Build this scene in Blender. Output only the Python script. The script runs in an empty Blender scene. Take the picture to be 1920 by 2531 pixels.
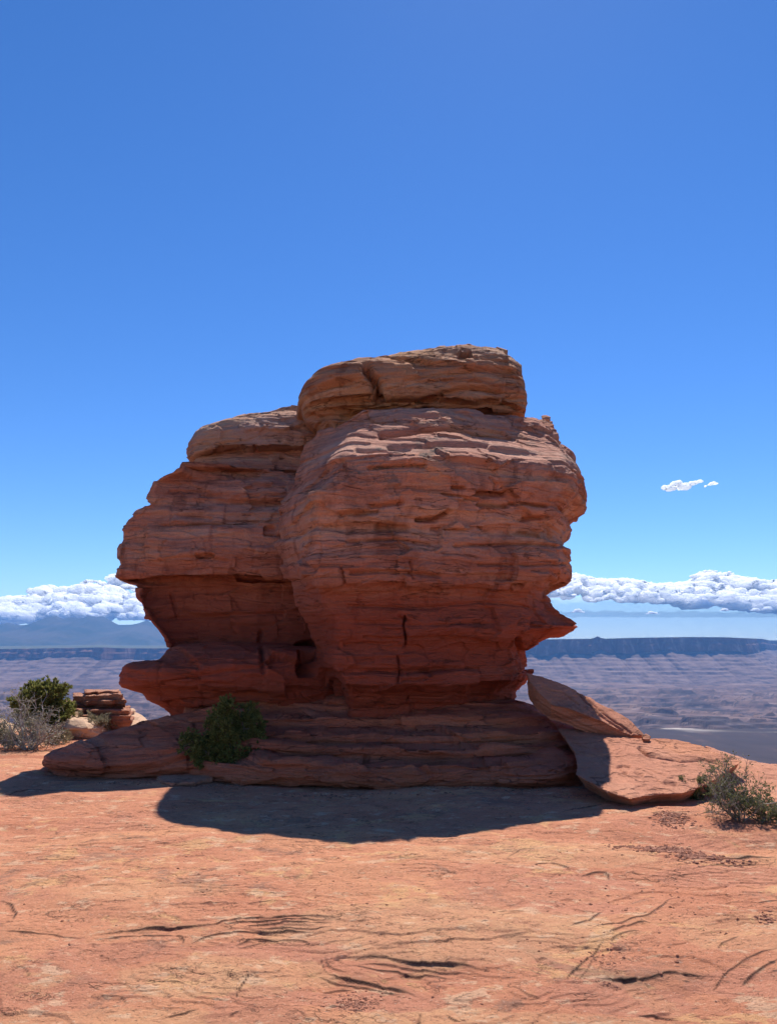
import bpy, math, random
import numpy as np
from mathutils import Vector

R = math.radians
SC = bpy.context.scene
COL = SC.collection
rng = np.random.default_rng(7)
random.seed(7)

# ------------------------------------------------------------------ camera
F_PX, CX, CY, W_PX, H_PX = 1901.0, 960.0, 1265.5, 1920.0, 2531.0
PITCH = R(9.69)
EYE = 1.6
cam_d = bpy.data.cameras.new('camera')
cam = bpy.data.objects.new('camera', cam_d)
COL.objects.link(cam)
cam.location = (0, 0, EYE)
cam.rotation_euler = (R(90) + PITCH, 0, 0)
cam_d.sensor_fit = 'VERTICAL'
cam_d.sensor_height = 36.0
cam_d.lens = 36.0 * F_PX / H_PX
cam_d.clip_start = 0.05
cam_d.clip_end = 200000
SC.camera = cam

# ------------------------------------------------------------------ sky, sun, exposure
SUN_EL, SUN_AZ = R(53.5), R(11.8)          # azimuth measured from +Y towards +X
world = bpy.data.worlds.new('World')
SC.world = world
world.use_nodes = True
wn = world.node_tree
wn.nodes.clear()
sky = wn.nodes.new('ShaderNodeTexSky')
sky.sky_type = 'NISHITA'
sky.sun_disc = False
sky.sun_elevation = SUN_EL
sky.sun_rotation = SUN_AZ
sky.altitude = 2500
sky.air_density = 1.0
sky.dust_density = 0.2
sky.ozone_density = 4.5
bg = wn.nodes.new('ShaderNodeBackground')
bg.inputs['Strength'].default_value = 0.103
wo = wn.nodes.new('ShaderNodeOutputWorld')
hs = wn.nodes.new('ShaderNodeHueSaturation')
hs.inputs['Saturation'].default_value = 1.22
hs.inputs['Hue'].default_value = 0.507
wn.links.new(sky.outputs[0], hs.inputs['Color'])
wn.links.new(hs.outputs[0], bg.inputs[0])
wn.links.new(bg.outputs[0], wo.inputs[0])

sun_d = bpy.data.lights.new('sun', 'SUN')
sun_d.energy = 4.25
sun_d.angle = R(0.5)
sun_d.color = (1.0, 0.95, 0.87)
sun = bpy.data.objects.new('sun', sun_d)
COL.objects.link(sun)
SUN_DIR = Vector((math.sin(SUN_AZ) * math.cos(SUN_EL), math.cos(SUN_AZ) * math.cos(SUN_EL), math.sin(SUN_EL)))
sun.rotation_euler = SUN_DIR.to_track_quat('Z', 'Y').to_euler()
sun.location = (20, 40, 60)

SC.view_settings.view_transform = 'Standard'
SC.view_settings.look = 'None'
SC.view_settings.exposure = 0.68
SC.view_settings.gamma = 1.0
SC.view_settings.use_curve_mapping = False
SC.render.engine = 'CYCLES'
SC.cycles.use_denoising = True
SC.cycles.max_bounces = 6
SC.cycles.diffuse_bounces = 4
SC.cycles.volume_bounces = 0
SC.cycles.transparent_max_bounces = 8
HAZE_DENSITY = 4.2e-5
HAZE_COLOR = (0.16, 0.43, 0.97)

# ------------------------------------------------------------------ projection helpers
cp, sp_ = math.cos(PITCH), math.sin(PITCH)


def zat(py, Y):
    dy = (CY - np.asarray(py, float)) / F_PX
    t = np.asarray(Y, float) / (cp - dy * sp_)
    return EYE + t * (sp_ + dy * cp)


def xat(px, py, Y):
    dy = (CY - np.asarray(py, float)) / F_PX
    t = np.asarray(Y, float) / (cp - dy * sp_)
    return t * (np.asarray(px, float) - CX) / F_PX


def at(px, py, Y):
    return np.array([float(xat(px, py, Y)), float(Y), float(zat(py, Y))])


def proj(P):
    x, y, z = P[..., 0], P[..., 1], P[..., 2] - EYE
    d = y * cp + z * sp_
    u = -y * sp_ + z * cp
    d = np.maximum(d, 1e-3)
    return CX + F_PX * x / d, CY - F_PX * u / d


def ground_y(py, z=0.0):
    """depth at which the pixel row py meets height z"""
    dy = (CY - py) / F_PX
    k = (sp_ + dy * cp) / (cp - dy * sp_)
    return (z - EYE) / k


def on_ground(px, py, z=0.0):
    return at(px, py, ground_y(py, z))


# ------------------------------------------------------------------ noise (numpy)
def _hash(ix, iy, iz, seed):
    h = (ix.astype(np.uint32) * np.uint32(374761393) + iy.astype(np.uint32) * np.uint32(668265263)
         + iz.astype(np.uint32) * np.uint32(2147483647) + np.uint32((seed * 1274126177) & 0xffffffff))
    h = (h ^ (h >> np.uint32(13))) * np.uint32(1274126177)
    h = (h ^ (h >> np.uint32(15))) * np.uint32(2246822519)
    return h ^ (h >> np.uint32(16))


def hash01(i, j=None, seed=0):
    i = np.asarray(i).astype(np.int64)
    j = np.zeros_like(i) if j is None else np.asarray(j).astype(np.int64)
    return (_hash(i & 0xffffffff, j & 0xffffffff, np.zeros_like(i), seed) & np.uint32(0xffff)).astype(np.float32) / 65535.0


def noise3(x, y, z, seed=0):
    shp = np.broadcast(x, y, z).shape
    x = np.broadcast_to(np.asarray(x, np.float32), shp).ravel()
    y = np.broadcast_to(np.asarray(y, np.float32), shp).ravel()
    z = np.broadcast_to(np.asarray(z, np.float32), shp).ravel()
    fx, fy, fz = np.floor(x), np.floor(y), np.floor(z)
    ix, iy, iz = fx.astype(np.int64), fy.astype(np.int64), fz.astype(np.int64)
    x, y, z = x - fx, y - fy, z - fz
    u = x * x * x * (x * (x * 6 - 15) + 10)
    v = y * y * y * (y * (y * 6 - 15) + 10)
    w = z * z * z * (z * (z * 6 - 15) + 10)
    out = np.zeros_like(x)
    for dx in (0, 1):
        wx = u if dx else 1 - u
        for dy in (0, 1):
            wy = wx * (v if dy else 1 - v)
            for dz in (0, 1):
                h = _hash((ix + dx) & 0xffffffff, (iy + dy) & 0xffffffff, (iz + dz) & 0xffffffff, seed)
                gx = (h & np.uint32(255)).astype(np.float32) / 127.5 - 1
                gy = ((h >> np.uint32(8)) & np.uint32(255)).astype(np.float32) / 127.5 - 1
                gz = ((h >> np.uint32(16)) & np.uint32(255)).astype(np.float32) / 127.5 - 1
                out += (gx * (x - dx) + gy * (y - dy) + gz * (z - dz)) * wy * (w if dz else 1 - w)
    return (out * 1.1).reshape(shp)


def fbm(x, y, z, octv=3, seed=0, gain=0.5, lac=2.03):
    s, a, f, tot = 0, 1.0, 1.0, 0.0
    for o in range(octv):
        s = s + a * noise3(x * f, y * f, z * f, seed + 17 * o)
        tot += a
        a *= gain
        f *= lac
    return s / tot


def sstep(a, b, x):
    t = np.clip((x - a) / (b - a), 0, 1)
    return t * t * (3 - 2 * t)


# ------------------------------------------------------------------ mesh helpers
def mesh_np(name, V, faces, smooth=True):
    """V (N,3); faces: list of integer arrays (M,k)"""
    me = bpy.data.meshes.new(name)
    V = np.asarray(V, np.float32)
    faces = [np.asarray(f, np.int32) for f in faces if len(f)]
    nl = sum(f.size for f in faces)
    nf = sum(len(f) for f in faces)
    me.vertices.add(len(V))
    me.vertices.foreach_set('co', V.ravel())
    me.loops.add(nl)
    me.polygons.add(nf)
    me.loops.foreach_set('vertex_index', np.concatenate([f.ravel() for f in faces]))
    tot = np.concatenate([np.full(len(f), f.shape[1], np.int32) for f in faces])
    me.polygons.foreach_set('loop_start', np.concatenate([[0], np.cumsum(tot)[:-1]]).astype(np.int32))
    me.polygons.foreach_set('use_smooth', np.full(nf, smooth, bool))
    me.update(calc_edges=True)
    me.validate()
    return me


def obj(name, me, mat, parent=None):
    o = bpy.data.objects.new(name, me)
    if mat is not None:
        me.materials.append(mat)
    COL.objects.link(o)
    if parent is not None:
        o.parent = parent
    return o


def tag(o, label=None, cat=None, group=None, kind=None):
    if label: o['label'] = label
    if cat: o['category'] = cat
    if group: o['group'] = group
    if kind: o['kind'] = kind
    return o


def thing(name, label, cat, loc, group=None):
    o = bpy.data.objects.new(name, None)
    o.empty_display_size = 0.2
    o.location = loc
    COL.objects.link(o)
    return tag(o, label, cat, group)


def grid_faces(nr, nc, wrap=False):
    r = np.arange(nr - 1)[:, None]
    c = np.arange(nc if wrap else nc - 1)[None, :]
    c2 = (c + 1) % nc
    a = r * nc + c
    b = r * nc + c2
    return np.stack([a, b, b + nc, a + nc], -1).reshape(-1, 4)


class Tubes:
    """collects tapered tubes (branches) into one mesh"""
    def __init__(s):
        s.V, s.Q, s.n = [], [], 0

    def add(s, pts, rad, sides=5):
        pts = np.asarray(pts, float)
        k = len(pts)
        rad = np.broadcast_to(np.asarray(rad, float), (k,))
        T = np.gradient(pts, axis=0)
        T /= np.linalg.norm(T, axis=1)[:, None] + 1e-9
        ref = np.array([0.31, 0.27, 0.91]) if abs(T[0][2]) < 0.8 else np.array([0.9, 0.3, 0.1])
        A = np.cross(T, ref)
        A /= np.linalg.norm(A, axis=1)[:, None] + 1e-9
        B = np.cross(T, A)
        th = np.arange(sides) * 2 * math.pi / sides
        ring = pts[:, None] + rad[:, None, None] * (A[:, None] * np.cos(th)[None, :, None] + B[:, None] * np.sin(th)[None, :, None])
        s.V.append(ring.reshape(-1, 3))
        s.Q.append(grid_faces(k, sides, True) + s.n)
        s.n += k * sides

    def mesh(s, name, off=(0, 0, 0)):
        return mesh_np(name, np.concatenate(s.V) - np.asarray(off), [np.concatenate(s.Q)])


# ------------------------------------------------------------------ materials
def newmat(name):
    m = bpy.data.materials.new(name)
    m.use_nodes = True
    nt = m.node_tree
    nt.nodes.clear()
    out = nt.nodes.new('ShaderNodeOutputMaterial')
    return m, nt, out


class NT:
    def __init__(s, nt): s.nt = nt

    def n(s, typ, **kw):
        nd = s.nt.nodes.new(typ)
        for k, v in kw.items():
            if k in ('inp',):
                for kk, vv in v.items():
                    if isinstance(vv, bpy.types.NodeSocket): s.nt.links.new(vv, nd.inputs[kk])
                    else: nd.inputs[kk].default_value = vv
            else:
                setattr(nd, k, v)
        return nd

    def pos(s):
        return s.n('ShaderNodeNewGeometry').outputs['Position']

    def mapping(s, vec, scale=(1, 1, 1), loc=(0, 0, 0), rot=(0, 0, 0)):
        return s.n('ShaderNodeMapping', inp={'Vector': vec, 'Scale': scale, 'Location': loc, 'Rotation': rot}).outputs[0]

    def noise(s, vec, scale, detail=4, rough=0.55, dist=0.0):
        return s.n('ShaderNodeTexNoise', inp={'Vector': vec, 'Scale': scale, 'Detail': detail, 'Roughness': rough, 'Distortion': dist}).outputs['Fac']

    def math(s, op, a, b=0.0, clamp=False):
        nd = s.n('ShaderNodeMath', operation=op, use_clamp=clamp)
        for i, v in enumerate((a, b)):
            if isinstance(v, bpy.types.NodeSocket): s.nt.links.new(v, nd.inputs[i])
            else: nd.inputs[i].default_value = v
        return nd.outputs[0]

    def vmath(s, op, a, b):
        nd = s.n('ShaderNodeVectorMath', operation=op)
        for i, v in enumerate((a, b)):
            if isinstance(v, bpy.types.NodeSocket): s.nt.links.new(v, nd.inputs[i])
            else: nd.inputs[i].default_value = v
        return nd.outputs[0]

    def rng(s, v, a, b, c=0.0, d=1.0):
        return s.n('ShaderNodeMapRange', interpolation_type='SMOOTHSTEP', inp={'Value': v, 'From Min': a, 'From Max': b, 'To Min': c, 'To Max': d}).outputs[0]

    def mix(s, f, a, b, blend='MIX'):
        nd = s.n('ShaderNodeMix', data_type='RGBA', blend_type=blend)
        for i, v in ((0, f), (6, a), (7, b)):
            if isinstance(v, bpy.types.NodeSocket): s.nt.links.new(v, nd.inputs[i])
            elif i == 0: nd.inputs[i].default_value = v
            else: nd.inputs[i].default_value = (*v, 1)
        return nd.outputs[2]

    def ramp(s, v, stops, interp='LINEAR'):
        nd = s.n('ShaderNodeValToRGB', inp={'Fac': v})
        cr = nd.color_ramp
        cr.interpolation = interp
        while len(cr.elements) < len(stops): cr.elements.new(0.5)
        for e, (p, c) in zip(cr.elements, stops):
            e.position = p
            e.color = (*c, 1)
        return nd.outputs[0]

    def bump(s, h, strength, dist, normal=None):
        inp = {'Height': h, 'Strength': strength, 'Distance': dist}
        if normal is not None: inp['Normal'] = normal
        return s.n('ShaderNodeBump', inp=inp).outputs[0]

    def sep(s, v):
        return s.n('ShaderNodeSeparateXYZ', inp={0: v}).outputs

    def comb(s, x, y, z):
        return s.n('ShaderNodeCombineXYZ', inp={0: x, 1: y, 2: z}).outputs[0]

    def principled(s, col, rough, normal=None):
        inp = {'Base Color': col if isinstance(col, bpy.types.NodeSocket) else (*col, 1), 'Roughness': rough, 'Specular IOR Level': 0.2}
        if normal is not None: inp['Normal'] = normal
        return s.n('ShaderNodeBsdfPrincipled', inp=inp).outputs[0]


def sandstone(name, lo, mid, hi, varnish=0.5, pale=(0.55, 0.33, 0.22), strat=5.0, bump=1.0, lichen=0.0, z_lo=None):
    m, nt, out = newmat(name)
    k = NT(nt)
    p = k.pos()
    warp = k.noise(p, 0.7, 3)
    x, y, z = k.sep(p)
    zw = k.math('ADD', z, k.math('MULTIPLY', warp, 0.35))
    q = k.comb(k.math('MULTIPLY', x, 0.28), k.math('MULTIPLY', y, 0.28), k.math('MULTIPLY', zw, strat))
    beds = k.noise(q, 1.0, 6, 0.62)
    col = k.ramp(beds, [(0.30, lo), (0.46, mid), (0.60, hi), (0.74, pale)])
    big = k.noise(p, 0.55, 4, 0.6)
    col = k.mix(k.rng(big, 0.50, 0.66, 0, 0.55), col, (hi[0] * 1.08, hi[1] * 1.02, hi[2] * 0.80))
    big2 = k.noise(k.vmath('ADD', p, (13.1, 7.7, 3.3)), 0.9, 5, 0.65)
    col = k.mix(k.rng(big2, 0.52, 0.70, 0, varnish), col, (lo[0] * 0.55, lo[1] * 0.5, lo[2] * 0.5))
    # desert varnish: streaks that run down the face
    vs = k.noise(k.comb(k.math('MULTIPLY', x, 3.2), k.math('MULTIPLY', y, 3.2), k.math('MULTIPLY', z, 0.55)), 1.0, 5, 0.65, 0.4)
    vm = k.noise(k.vmath('ADD', p, (41.0, 8.0, 2.0)), 0.8, 3)
    col = k.mix(k.math('MULTIPLY', k.rng(vs, 0.52, 0.64), k.rng(vm, 0.45, 0.60, 0, varnish * 0.8)), col, (lo[0] * 0.45, lo[1] * 0.42, lo[2] * 0.45))
    # thin dark partings
    q2 = k.comb(k.math('MULTIPLY', x, 0.55), k.math('MULTIPLY', y, 0.55), k.math('MULTIPLY', zw, strat * 3.6))
    thin = k.noise(q2, 1.0, 5, 0.6)
    col = k.mix(k.rng(thin, 0.40, 0.31, 0, 0.5), col, (lo[0] * 0.42, lo[1] * 0.38, lo[2] * 0.38))
    col = k.mix(k.rng(thin, 0.62, 0.72, 0, 0.4), col, pale)
    if lichen:
        li = k.noise(p, 3.2, 8, 0.75)
        lm = k.noise(k.vmath('ADD', p, (3.0, 1.0, 9.0)), 0.45, 2)
        col = k.mix(k.math('MULTIPLY', k.rng(li, 0.52, 0.60), k.rng(lm, 0.52, 0.62, 0, lichen)), col, (0.15, 0.125, 0.10))
    grain = k.noise(p, 42, 6, 0.7)
    col = k.mix(0.35, col, k.ramp(grain, [(0.3, (0.35, 0.35, 0.35)), (0.7, (1, 1, 1))]), 'MULTIPLY')
    if z_lo:  # lower beds deeper red, with the lower wall's shade mixed into the colour
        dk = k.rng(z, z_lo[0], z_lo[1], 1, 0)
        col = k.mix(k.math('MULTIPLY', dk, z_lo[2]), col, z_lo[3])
    # hairline cracks: contour lines of two noises, broken up by a mask
    cm = k.noise(k.vmath('ADD', p, (31.0, 2.0, 5.0)), 1.4, 4, 0.6)
    q4 = k.comb(k.math('MULTIPLY', x, 0.30), k.math('MULTIPLY', y, 0.30), k.math('MULTIPLY', zw, 3.0))
    l1 = k.rng(k.math('ABSOLUTE', k.math('SUBTRACT', k.noise(q4, 1.7, 4, 0.6, 0.3), 0.5)), 0.009, 0.002)
    lines = k.math('MULTIPLY', l1, k.rng(cm, 0.46, 0.54))
    col = k.mix(k.math('MULTIPLY', lines, 0.6), col, (lo[0] * 0.25, lo[1] * 0.22, lo[2] * 0.22))
    mid_n = k.noise(k.comb(x, y, k.math('MULTIPLY', zw, 2.4)), 7.0, 7, 0.68)
    stp = k.math('DIVIDE', k.math('FLOOR', k.math('MULTIPLY', mid_n, 11.0)), 11.0)
    h = k.math('ADD', k.math('MULTIPLY', thin, 0.8), k.math('MULTIPLY', stp, 0.65))
    h = k.math('SUBTRACT', h, k.math('MULTIPLY', lines, 0.25))
    nb = k.bump(h, 0.9 * bump, 0.085)
    nb = k.bump(grain, 0.8 * bump, 0.016, nb)
    nt.links.new(k.principled(col, 0.92, nb), out.inputs[0])
    return m


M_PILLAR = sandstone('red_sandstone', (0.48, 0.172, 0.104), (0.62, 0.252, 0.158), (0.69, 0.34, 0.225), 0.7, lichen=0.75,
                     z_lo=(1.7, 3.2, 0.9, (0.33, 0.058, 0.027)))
M_CAP = sandstone('caprock_sandstone', (0.44, 0.155, 0.082), (0.56, 0.235, 0.122), (0.63, 0.30, 0.16), 0.6, (0.66, 0.38, 0.25))
M_SHOULDER = sandstone('tan_sandstone', (0.45, 0.21, 0.145), (0.56, 0.285, 0.20), (0.62, 0.35, 0.25), 0.35, (0.66, 0.42, 0.31))
M_FOOT = sandstone('foot_sandstone', (0.46, 0.125, 0.062), (0.57, 0.165, 0.085), (0.62, 0.205, 0.110), 0.45, (0.64, 0.27, 0.16), strat=7)
M_SLAB = sandstone('slab_sandstone', (0.46, 0.175, 0.10), (0.55, 0.225, 0.13), (0.59, 0.26, 0.155), 0.5, (0.64, 0.32, 0.20), strat=2.0, bump=1.0)
M_BOULDER = sandstone('layered_boulder_stone', (0.34, 0.13, 0.075), (0.46, 0.20, 0.12), (0.55, 0.27, 0.17), 0.5, (0.6, 0.34, 0.22), strat=9)
M_PALE = sandstone('pale_boulder_stone', (0.55, 0.33, 0.21), (0.62, 0.40, 0.26), (0.67, 0.45, 0.30), 0.1, (0.7, 0.5, 0.36), strat=5, bump=0.6)


def ground_mat():
    m, nt, out = newmat('slickrock')
    k = NT(nt)
    p = k.pos()
    x, y, z = k.sep(p)
    q = k.comb(k.math('MULTIPLY', x, 0.75), y, z)
    a = k.noise(q, 0.55, 6, 0.62, 0.4)
    col = k.ramp(a, [(0.34, (0.57, 0.212, 0.110)), (0.48, (0.66, 0.272, 0.146)), (0.60, (0.71, 0.316, 0.160)), (0.74, (0.74, 0.372, 0.176))])
    b = k.noise(k.vmath('ADD', q, (5.2, 8.1, 0)), 1.9, 9, 0.72, 0.6)
    col = k.mix(k.rng(b, 0.565, 0.59, 0, 0.7), col, (0.76, 0.41, 0.185))      # ochre skins
    c = k.noise(k.vmath('ADD', q, (15.2, 3.1, 0)), 1.3, 9, 0.78, 0.8)
    col = k.mix(k.rng(c, 0.55, 0.61, 0, 0.6), col, (0.28, 0.16, 0.11))      # grey lichen stain
    d = k.noise(k.vmath('ADD', q, (25.2, 13.1, 0)), 0.8, 6, 0.65, 0.4)
    col = k.mix(k.rng(d, 0.54, 0.56, 0, 0.5), col, (0.61, 0.248, 0.145))       # pink flats
    q3 = k.comb(k.math('MULTIPLY', x, 0.55), y, z)
    pa = k.n('ShaderNodeAttribute', attribute_name='pale').outputs['Fac']
    col = k.mix(k.math('MULTIPLY', pa, k.rng(c, 0.36, 0.52, 0.75, 0.35)), col, (0.76, 0.425, 0.215))
    pk = k.n('ShaderNodeAttribute', attribute_name='pink').outputs['Fac']
    col = k.mix(k.math('MULTIPLY', pk, 0.7), col, (0.60, 0.245, 0.145))
    e = k.noise(q3, 7, 7, 0.72)
    col = k.mix(k.rng(e, 0.565, 0.60, 0, 0.65), col, (0.78, 0.49, 0.30))
    col = k.mix(k.rng(e, 0.41, 0.37, 0, 0.5), col, (0.38, 0.145, 0.085))
    f = k.noise(q3, 30, 7, 0.8)
    col = k.mix(k.rng(f, 0.44, 0.36, 0, 0.75), col, (0.20, 0.085, 0.05))
    col = k.mix(k.rng(f, 0.58, 0.68, 0, 0.5), col, (0.72, 0.46, 0.28))
    sp = k.noise(k.comb(k.math('MULTIPLY', x, 0.7), y, z), 75, 3, 0.6)
    col = k.mix(k.rng(sp, 0.38, 0.30, 0, 0.75), col, (0.14, 0.065, 0.045))
    col = k.mix(k.rng(sp, 0.63, 0.70, 0, 0.6), col, (0.80, 0.56, 0.40))
    # hairline partings: narrow contour lines of a stretched noise
    def hair(scale, off, lo, hi, width, amt, colr, cin):
        nn = k.noise(k.vmath('ADD', q3, off), scale, 5, 0.62, 0.15)
        ln = k.rng(k.math('ABSOLUTE', k.math('SUBTRACT', nn, 0.5)), width * 0.7, width * 0.2)
        mk = k.rng(k.noise(k.vmath('ADD', q, off), 2.3, 5, 0.65), lo, hi)
        return k.mix(k.math('MULTIPLY', k.math('MULTIPLY', ln, mk), amt * 0.65), cin, colr), k.math('MULTIPLY', ln, mk)
    col, l1 = hair(2.2, (3, 7, 1), 0.50, 0.58, 0.010, 0.8, (0.09, 0.045, 0.03), col)
    col, l2 = hair(4.5, (9, 2, 4), 0.50, 0.57, 0.014, 0.7, (0.11, 0.055, 0.035), col)
    v = k.n('ShaderNodeTexVoronoi', inp={'Vector': q3, 'Scale': 9.0, 'Randomness': 1.0}).outputs['Distance']
    spots = k.math('MULTIPLY', k.rng(v, 0.13, 0.06), k.rng(k.noise(p, 1.7, 3), 0.46, 0.56))
    col = k.mix(k.math('MULTIPLY', spots, 0.7), col, (0.10, 0.065, 0.05))
    st = k.n('ShaderNodeAttribute', attribute_name='stain').outputs['Fac']
    col = k.mix(k.math('MULTIPLY', st, k.rng(c, 0.36, 0.56)), col, (0.19, 0.115, 0.07))
    ck = k.n('ShaderNodeAttribute', attribute_name='crack_shade').outputs['Fac']  # crevice dirt and ledge shadow painted in as thin dark lines
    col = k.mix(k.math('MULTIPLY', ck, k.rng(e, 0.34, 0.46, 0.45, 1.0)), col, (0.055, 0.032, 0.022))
    sand = k.n('ShaderNodeAttribute', attribute_name='sand').outputs['Fac']
    col = k.mix(sand, col, (0.46, 0.165, 0.088))
    def steps(nz, n):
        return k.math('DIVIDE', k.math('FLOOR', k.math('MULTIPLY', nz, n)), n)
    h = k.math('ADD', k.math('MULTIPLY', steps(e, 12), 1.0), k.math('MULTIPLY', f, 0.45))
    h = k.math('SUBTRACT', h, k.math('MULTIPLY', k.math('ADD', l1, l2), 0.15))
    nb = k.bump(h, 1.0, 0.055)
    nb = k.bump(k.noise(p, 110, 4, 0.65), 0.6, 0.006, nb)
    nt.links.new(k.principled(col, 0.93, nb), out.inputs[0])
    return m


M_GROUND = ground_mat()


def simple_mat(name, c1, c2, scale=6, rough=0.85, transl=0.0, rnd=True):
    m, nt, out = newmat(name)
    k = NT(nt)
    n = k.noise(k.pos(), scale, 4)
    if rnd:
        ri = k.n('ShaderNodeNewGeometry').outputs['Random Per Island']
        n = k.math('ADD', k.math('MULTIPLY', n, 0.6), k.math('MULTIPLY', ri, 0.4))
    col = k.ramp(n, [(0.30, c1), (0.68, c2)])
    b = k.principled(col, rough)
    if transl:
        t = k.n('ShaderNodeBsdfTranslucent', inp={'Color': col}).outputs[0]
        b = k.n('ShaderNodeMixShader', inp={0: transl, 1: b, 2: t}).outputs[0]
    nt.links.new(b, out.inputs[0])
    return m


M_JUNIPER = simple_mat('juniper_foliage', (0.11, 0.12, 0.03), (0.28, 0.27, 0.08), 9, transl=0.45)
M_BARK = simple_mat('juniper_bark', (0.17, 0.13, 0.10), (0.33, 0.27, 0.22), 20, rnd=False)
M_DEADWOOD = simple_mat('weathered_twigs', (0.19, 0.16, 0.13), (0.50, 0.45, 0.40), 12)
M_TWIG = simple_mat('shrub_twigs', (0.10, 0.075, 0.06), (0.40, 0.34, 0.28), 10)
M_SHRUBLEAF = simple_mat('shrub_leaves', (0.10, 0.115, 0.045), (0.22, 0.22, 0.09), 9, transl=0.3)
M_SAGE = simple_mat('sage_leaves', (0.20, 0.18, 0.11), (0.34, 0.30, 0.19), 9, transl=0.25)
M_DRYGRASS = simple_mat('dry_grass', (0.36, 0.26, 0.14), (0.60, 0.48, 0.28), 9, transl=0.3)
M_GRAVEL = simple_mat('gravel_stone', (0.22, 0.085, 0.05), (0.40, 0.18, 0.11), 8)


# ------------------------------------------------------------------ strata displacement
def strata(P, seed, tilt=0.0, scale=1.0, beds=((0.48, 0.085), (0.17, 0.030), (0.055, 0.011)), block=0.03):
    x, y, z = P[:, 0], P[:, 1], P[:, 2]
    zz = z + tilt * x + 0.16 * fbm(x * 0.45, y * 0.45, z * 0.7, 2, seed) + 0.02 * noise3(x * 2.5, y * 2.5, z * 2, seed + 3)
    d = np.zeros_like(x)
    for n, (h, amp) in enumerate(beds):
        h, amp = h * scale, amp * scale
        q = zz / h + 0.35 * np.sin(zz / h * 0.77 + n)
        i = np.floor(q)
        f = q - i
        a = hash01(i, None, seed + n) * 2 - 1
        b = hash01(i + 1, None, seed + n) * 2 - 1
        t = sstep(0.90, 1.0, f)
        v = a + (b - a) * t
        m = noise3(x * 0.8 / (h * 3.2 + .2), y * 0.8 / (h * 3.2 + .2), z * 1.2 / (h * 3.2 + .2), seed + 31 + n)
        d += amp * v * np.clip(0.55 + 1.6 * m, 0, 1.5)
        g = np.exp(-((f - 0.94) / 0.065) ** 2) * np.clip(noise3(x * 0.7 / (h * 2 + .2), y * 0.7 / (h * 2 + .2), z * 2, seed + 61 + n) * 3.5, 0, 1)
        d -= amp * 1.3 * g
        if n == 0 and block:
            off = hash01(i, None, seed + 90) * 7
            wd = 0.35 + 0.7 * hash01(i, None, seed + 91)
            qx = (x + off + 0.08 * noise3(x, y, z * 3, seed + 92)) / wd
            j = np.floor(qx)
            fx = qx - j
            va, vb = hash01(i, j, seed + 93), hash01(i, j + 1, seed + 93)
            vv = va + (vb - va) * sstep(0.93, 1.0, fx)
            mk = sstep(-0.05, 0.25, noise3(x * 0.5, y * 0.5, z * 0.8, seed + 94))
            d += block * (vv * 2 - 1) * mk - block * 0.7 * np.exp(-((fx - 0.965) / 0.03) ** 2) * mk
    return d


def facets(P, seed, sx=0.9, sz=0.42, amp=0.05):
    """planar spalls: jittered cells on the face, each with its own offset and slope"""
    a = P[:, 0] + 0.7 * P[:, 1] + 0.10 * noise3(P[:, 0] * 1.5, P[:, 1] * 1.5, P[:, 2] * 1.5, seed)
    b = P[:, 2] + 0.06 * noise3(P[:, 0] * 1.2, P[:, 1] * 1.2, P[:, 2] * 2, seed + 1)
    u, v = a / sx, b / sz
    iu, iv = np.floor(u).astype(int), np.floor(v).astype(int)
    best = np.full(len(u), 9.0)
    val = np.zeros(len(u))
    for du in (-1, 0, 1):
        for dv in (-1, 0, 1):
            cu, cv = iu + du, iv + dv
            jx = cu + 0.1 + 0.8 * hash01(cu, cv, seed + 2)
            jy = cv + 0.1 + 0.8 * hash01(cu, cv, seed + 3)
            ex, ey = u - jx, v - jy
            dd = np.maximum(np.abs(ex) * 0.9, np.abs(ey)) + 0.25 * np.hypot(ex, ey)
            h = hash01(cu, cv, seed + 4) * 2 - 1
            gx, gy = hash01(cu, cv, seed + 5) - 0.5, hash01(cu, cv, seed + 6) - 0.5
            w = dd < best
            best = np.where(w, dd, best)
            val = np.where(w, h + 1.6 * gx * ex + 1.2 * gy * ey, val)
    return amp * val


def poly_dist(px, py, pts):
    pts = np.asarray(pts, float)
    best = np.full(px.shape, 1e9)
    for (x0, y0), (x1, y1) in zip(pts[:-1], pts[1:]):
        dx, dy = x1 - x0, y1 - y0
        L = dx * dx + dy * dy + 1e-9
        t = np.clip(((px - x0) * dx + (py - y0) * dy) / L, 0, 1)
        best = np.minimum(best, np.hypot(px - (x0 + t * dx), py - (y0 + t * dy)))
    return best


def prof(lst, Y=None):
    """[(py, value)] -> sorted (z, value); with Y None the value is itself the depth"""
    a = np.asarray(lst, float)
    z = zat(a[:, 0], a[:, 1] if Y is None else Y)
    v = a[:, 1] if Y is None else xat(a[:, 1], a[:, 0], Y)
    o = np.argsort(z)
    return z[o], v[o]


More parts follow.
